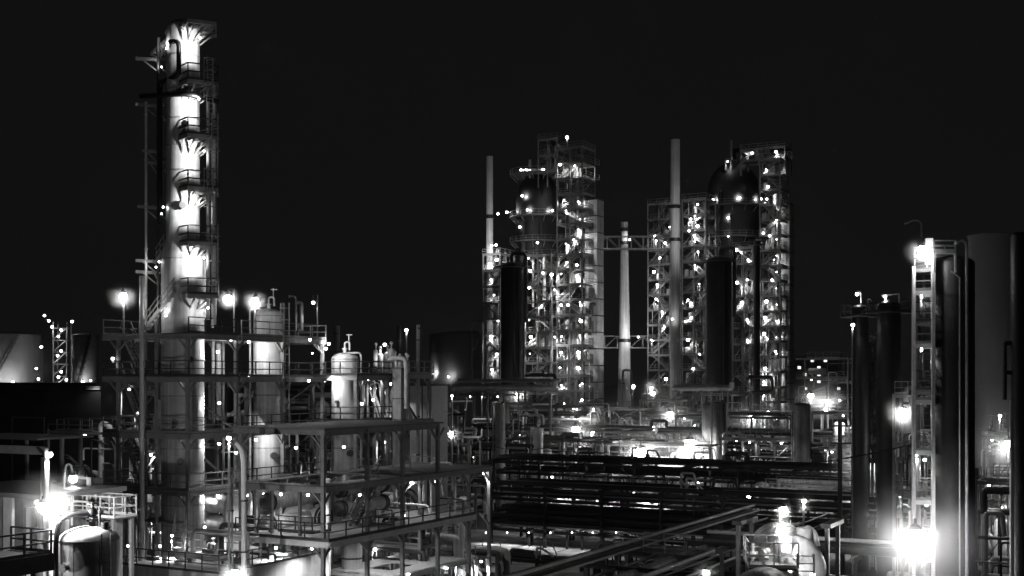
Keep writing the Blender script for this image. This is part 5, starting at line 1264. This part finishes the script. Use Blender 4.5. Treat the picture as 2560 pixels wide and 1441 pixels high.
ML = [
 ('low process unit behind the drum rack at the left of the slim columns',905,975,135,960,3,5,101,4,240,.3,3),
 ('dim process unit between the slim grey column and the left block',1062,1130,190,1000,3,6,102,2,110,.6,3),
 ('process unit under the long pale pipe',1135,1245,212,985,3,7,103,3,260,.4,3),
 ('bright valve cluster below the left dark column',1262,1330,198,1008,3,6,104,3,300,.3,3),
 ('process unit at the foot of the left block stair tower',1335,1465,208,1015,4,7,105,4,420,.25,4),
 ('pipe thicket between the left block and the wide chimney',1495,1600,212,1020,4,7,106,3,300,.3,4),
 ('brightly lit pipe thicket under the smaller floodlight',1600,1680,214,1000,4,7,107,4,420,.2,4),
 ('white railed deck unit left of the twin drums',1690,1758,196,1040,2,5,108,3,480,.1,3),
 ('process unit behind the twin drums',1690,1830,222,985,3,7,109,4,420,.25,4),
 ('process unit right of the twin drums, under the floodlight',1850,1975,205,1030,3,7,110,4,420,.25,4),
 ('low pipe jungle below the two great floodlights',1545,1775,170,1105,2,8,111,4,420,.25,5),
 ('low pipe jungle left of the lone dark grey drum',1800,1985,166,1095,2,8,112,4,300,.35,5),
 ('low pipe jungle in front of the left block',1255,1530,176,1095,2,7,113,3,160,.5,5),
 ('glaring white pipe bank right of the lone dark grey drum',2030,2122,176,1030,3,6,114,4,900,.05,4),
 ('dim scaffold of thin steel above the glaring white pipe bank',1990,2120,230,895,6,6,115,2,90,.5,1),
 ('pipe cluster beneath the glaring white pipe bank',2030,2130,150,1118,2,6,116,3,260,.35,3),
 ('pipe cluster between the black columns and the stair bay',2235,2282,104,985,4,3,117,3,300,.3,2),
 ('equipment row seen through the slits of the nearest rack, left part',1335,1700,147,1212,2,4,118,7,700,.1,9),
 ('equipment row seen through the slits of the nearest rack, right part',1890,2240,134,1220,2,4,119,6,600,.1,8),
 ('low equipment behind the second rack beside the front frame',1060,1190,150,1180,1,4,120,1,80,.4,4),
 ('process unit at the right edge beneath the pale tank',2450,2570,118,1090,2,6,121,3,420,.25,3),
 ('low unit in the gap right of the dark column',2440,2560,96,1200,1,4,122,2,110,.4,3),
 ('piping tangle seen between the tower structure posts',300,395,112,960,3,5,123,4,700,.3,3),
 ('piping tangle behind the tower, between the tower and the white drums',510,640,118,960,3,5,124,4,300,.3,4),
 ('low unit with pumps behind the white drums',640,830,124,1000,3,5,125,4,240,.3,4),
 ('dim low pipework left of the tower structure',120,290,120,1075,1,4,126,1,40,.6,3),
 ('valve platform between the front frame decks',880,1050,96,1180,2,5,127,4,160,.3,4),
 ('equipment under the right wing of the front frame',1010,1190,100,1385,1,4,128,2,160,.2,4),
 ('low dark unit at the bottom edge under the diagonal pipes',1480,1760,92,1375,1,4,129,0,0,.8,3),
]
for a in ML:
    module(*a[:8], lamps=a[8], pw=a[9], dark=a[10], vess=a[11], pipes=int(14+ (a[2]-a[1])*.09))
# white rails above the glaring bank, sagging cables
for (xa, ya, Da), (xb, yb, Db), sag, lab in (((1100,1070,150),(1445,1100,170),2.0,'long black cable sagging over the low piping on the left'),((1445,1112,150),(2290,1110,80),2.4,'long black cable sagging across the middle racks')):
    a, b = PX(xa,ya,Da), PX(xb,yb,Db); f2 = Fr(xa, Da, 0); t = thing('overhead_cable', lab, 'cable', f2)
    pts = []
    for k in range(25): s = k/24; pts.append((a[0]+(b[0]-a[0])*s-f2.ox, a[1]+(b[1]-a[1])*s-f2.oy, a[2]+(b[2]-a[2])*s-sag*4*s*(1-s)))
    mb = MB(); mb.path(pts,.05,6); mb.build('wire', M['black'], t)
    mb = MB(); mb.tube(pts[0],(pts[0][0],pts[0][1],0),.1,7); mb.tube(pts[-1],(pts[-1][0],pts[-1][1],0),.1,7); mb.build('pole', M['black'], t)

f2 = Fr(2100, 105, 0); t = thing('utility_pole', 'black wooden pole with crossbars standing before the left black column', 'pole', f2)
mb = MB(); mb.tube((0,0,0),(0,0,f2.Z(1050)),.2,8); mb.build('post', M['black'], t)
for py in (1065,1108): mb = MB(); mb.bar((-.9,-.2,f2.Z(py)),(.9,-.2,f2.Z(py)),.14); mb.build('crossbar', M['black'], t)
# ================================================================== GROUND, SKY, CAMERA
def sheet(name, pts, z, m, kind='structure'):
    me = bpy.data.meshes.new(name); me.from_pydata([(x,y,z) for x,y in pts], [], [tuple(range(len(pts)))]); me.materials.append(M[m]); me.update()
    o = bpy.data.objects.new(name, me); COL.objects.link(o); o['kind'] = kind; return o
sheet('ground', [(-2500,-100),(2500,-100),(2500,4000),(-2500,4000)], 0, 'ground')
fy = Fr(1160, 150)
o = sheet('concrete_yard', [fy.W(-14,-24), fy.W(34,-30), fy.W(34,-2), fy.W(-14,-2)], .004, 'yard')
fy = Fr(1560, 165); sheet('process_yard', [fy.W(-30,-10), fy.W(60,-10), fy.W(60,60), fy.W(-30,60)], .004, 'yard')
fy = Fr(420, 80); sheet('structure_yard', [fy.W(-12,-6), fy.W(30,-6), fy.W(30,26), fy.W(-12,26)], .004, 'yard')

fy = Fr(1300, 128)
for k in range(4):
    u0 = -2+k*5.5; sheet('drain_channel', [fy.W(u0,-9), fy.W(u0+.25,-9), fy.W(u0+.25,6), fy.W(u0,6)], .008, 'black')
sheet('oil_stain', [fy.W(2+2.2*math.cos(a*.5)*(1+.3*math.sin(a*1.7)), -3+1.1*math.sin(a*.5)*(1+.25*math.cos(a*2.3))) for a in range(12)], .0082, 'ground')
w = bpy.data.worlds.new('World'); scene.world = w; w.use_nodes = True
nt = w.node_tree; nt.nodes.clear()
tc = nt.nodes.new('ShaderNodeTexCoord'); sx = nt.nodes.new('ShaderNodeSeparateXYZ'); nt.links.new(tc.outputs['Generated'], sx.inputs[0])
# night sky: nearly even in front, slightly brighter behind the viewer, added as fill
mr = nt.nodes.new('ShaderNodeMapRange'); mr.inputs[1].default_value = .1; mr.inputs[2].default_value = -.8; mr.inputs[3].default_value = SKYF; mr.inputs[4].default_value = SKYB
nt.links.new(sx.outputs['Y'], mr.inputs[0])
bg = nt.nodes.new('ShaderNodeBackground'); bg.inputs['Color'].default_value = (1,1,1,1); nt.links.new(mr.outputs[0], bg.inputs['Strength'])
ow = nt.nodes.new('ShaderNodeOutputWorld'); nt.links.new(bg.outputs[0], ow.inputs[0])

cam = bpy.data.cameras.new('camera'); co = bpy.data.objects.new('camera', cam); COL.objects.link(co)
co.location = (0,0,H); co.rotation_euler = (PI/2,0,0)
cam.sensor_width = 36; cam.lens = 36*FPX/2560; cam.shift_y = (HOR-720.5)/2560
cam.clip_start = .5; cam.clip_end = 6000
scene.camera = co
scene.view_settings.view_transform = 'Standard'; scene.view_settings.look = 'None'; scene.view_settings.gamma = 1; scene.view_settings.exposure = EXPO
try: scene.view_settings.use_curve_mapping = False
except Exception: pass
if HAZE:
    me = bpy.data.meshes.new('haze'); hb = MB(); hb.box(-500,500,-30,1100,-1,90); me.from_pydata(hb.v,[],hb.f)
    m = bpy.data.materials.new('haze_air'); m.use_nodes = True; n2 = m.node_tree; n2.nodes.clear()
    v = n2.nodes.new('ShaderNodeVolumePrincipled'); v.inputs['Density'].default_value = HAZE; v.inputs['Anisotropy'].default_value = ANI; v.inputs['Color'].default_value = (.9,.9,.9,1)
    oo = n2.nodes.new('ShaderNodeOutputMaterial'); n2.links.new(v.outputs[0], oo.inputs['Volume'])
    me.materials.append(m); ho = bpy.data.objects.new('haze', me); COL.objects.link(ho); ho['kind'] = 'stuff'
# process-area mist, and mist added as a halo round the strongest floodlights
def mist(px, py, D, r, dens, fx=1.0, fz=1.0):
    c = PX(px, py, D); mb = MB(); mb.ball((0,0,0), 1.0, 24, 14)
    o = mb.build('steam_and_halo', MIST(dens)); o.location = c; o.scale = (r*fx, r*fx, r*fz); o['kind'] = 'stuff'
def MIST(d):
    m = bpy.data.materials.new('steam_and_halo'); m.use_nodes = True; n = m.node_tree; n.nodes.clear()
    tc = n.nodes.new('ShaderNodeTexCoord'); ln = n.nodes.new('ShaderNodeVectorMath'); ln.operation = 'LENGTH'; n.links.new(tc.outputs['Object'], ln.inputs[0])
    mr = n.nodes.new('ShaderNodeMapRange'); mr.interpolation_type = 'SMOOTHSTEP'; mr.inputs[1].default_value = 0.05; mr.inputs[2].default_value = .98; mr.inputs[3].default_value = d; mr.inputs[4].default_value = 0
    n.links.new(ln.outputs['Value'], mr.inputs[0])
    v = n.nodes.new('ShaderNodeVolumeScatter'); v.inputs['Anisotropy'].default_value = .3; v.inputs['Color'].default_value = (1,1,1,1); n.links.new(mr.outputs[0], v.inputs['Density'])
    o = n.nodes.new('ShaderNodeOutputMaterial'); n.links.new(v.outputs[0], o.inputs['Volume']); return m
if HAZE:
    for a in ((2290,1348,65,4.6,.075),(105,1266,58.6,1.9,.09),(1602,1131,167,4.5,.07),(1725,1111,169,5,.07),(1440,1075,186,5,.03),(1880,1042,206,5,.03),(2180,1142,124,5,.07),(2040,1000,180,5,.03),(2521,1110,110,4,.04),(1425,985,246,9,.008,.8,2.2),(1650,1090,200,22,.003,1.6,.5),(1135,925,396,15,.004,1.2,.8),(50,925,289,11,.006,1.3,.8),(213,930,280,7,.006,1,.9)): mist(*a)
    # mist balls added only to give single lamps a halo
    for px, py, D, r in ((308,741,87.5,1.3),(570,745,90.2,1.1),(637,751,92.5,1.2),(183,1197,68,1.0),(1960,1277,58.9,.55),(1955,1320,58.9,.75),(2306,626,68.6,1.2),(2257,1028,100,1.8),(1128,1083,160,1.6),(2010,1253,84,1.0),(1765,1432,60,1.0),(588,1432,73,1.3),(1632,984,234,4),(1294,986,232,3.5),(1676,1035,205,3.5),(1637,1072,198,3.5),(2068,1004,182,3.5),(2303,745,70.3,.9)): mist(px, py, D, r, .22/r)
scene.cycles.use_light_tree = True
scene.cycles.volume_step_rate = .35; scene.cycles.max_bounces = 4; scene.cycles.diffuse_bounces = 2; scene.cycles.glossy_bounces = 2; scene.cycles.volume_bounces = 0
scene.cycles.sample_clamp_indirect = 2.0; scene.cycles.sample_clamp_direct = 0
print('LIGHTS', N_L[0], 'OBJS', len(scene.objects))
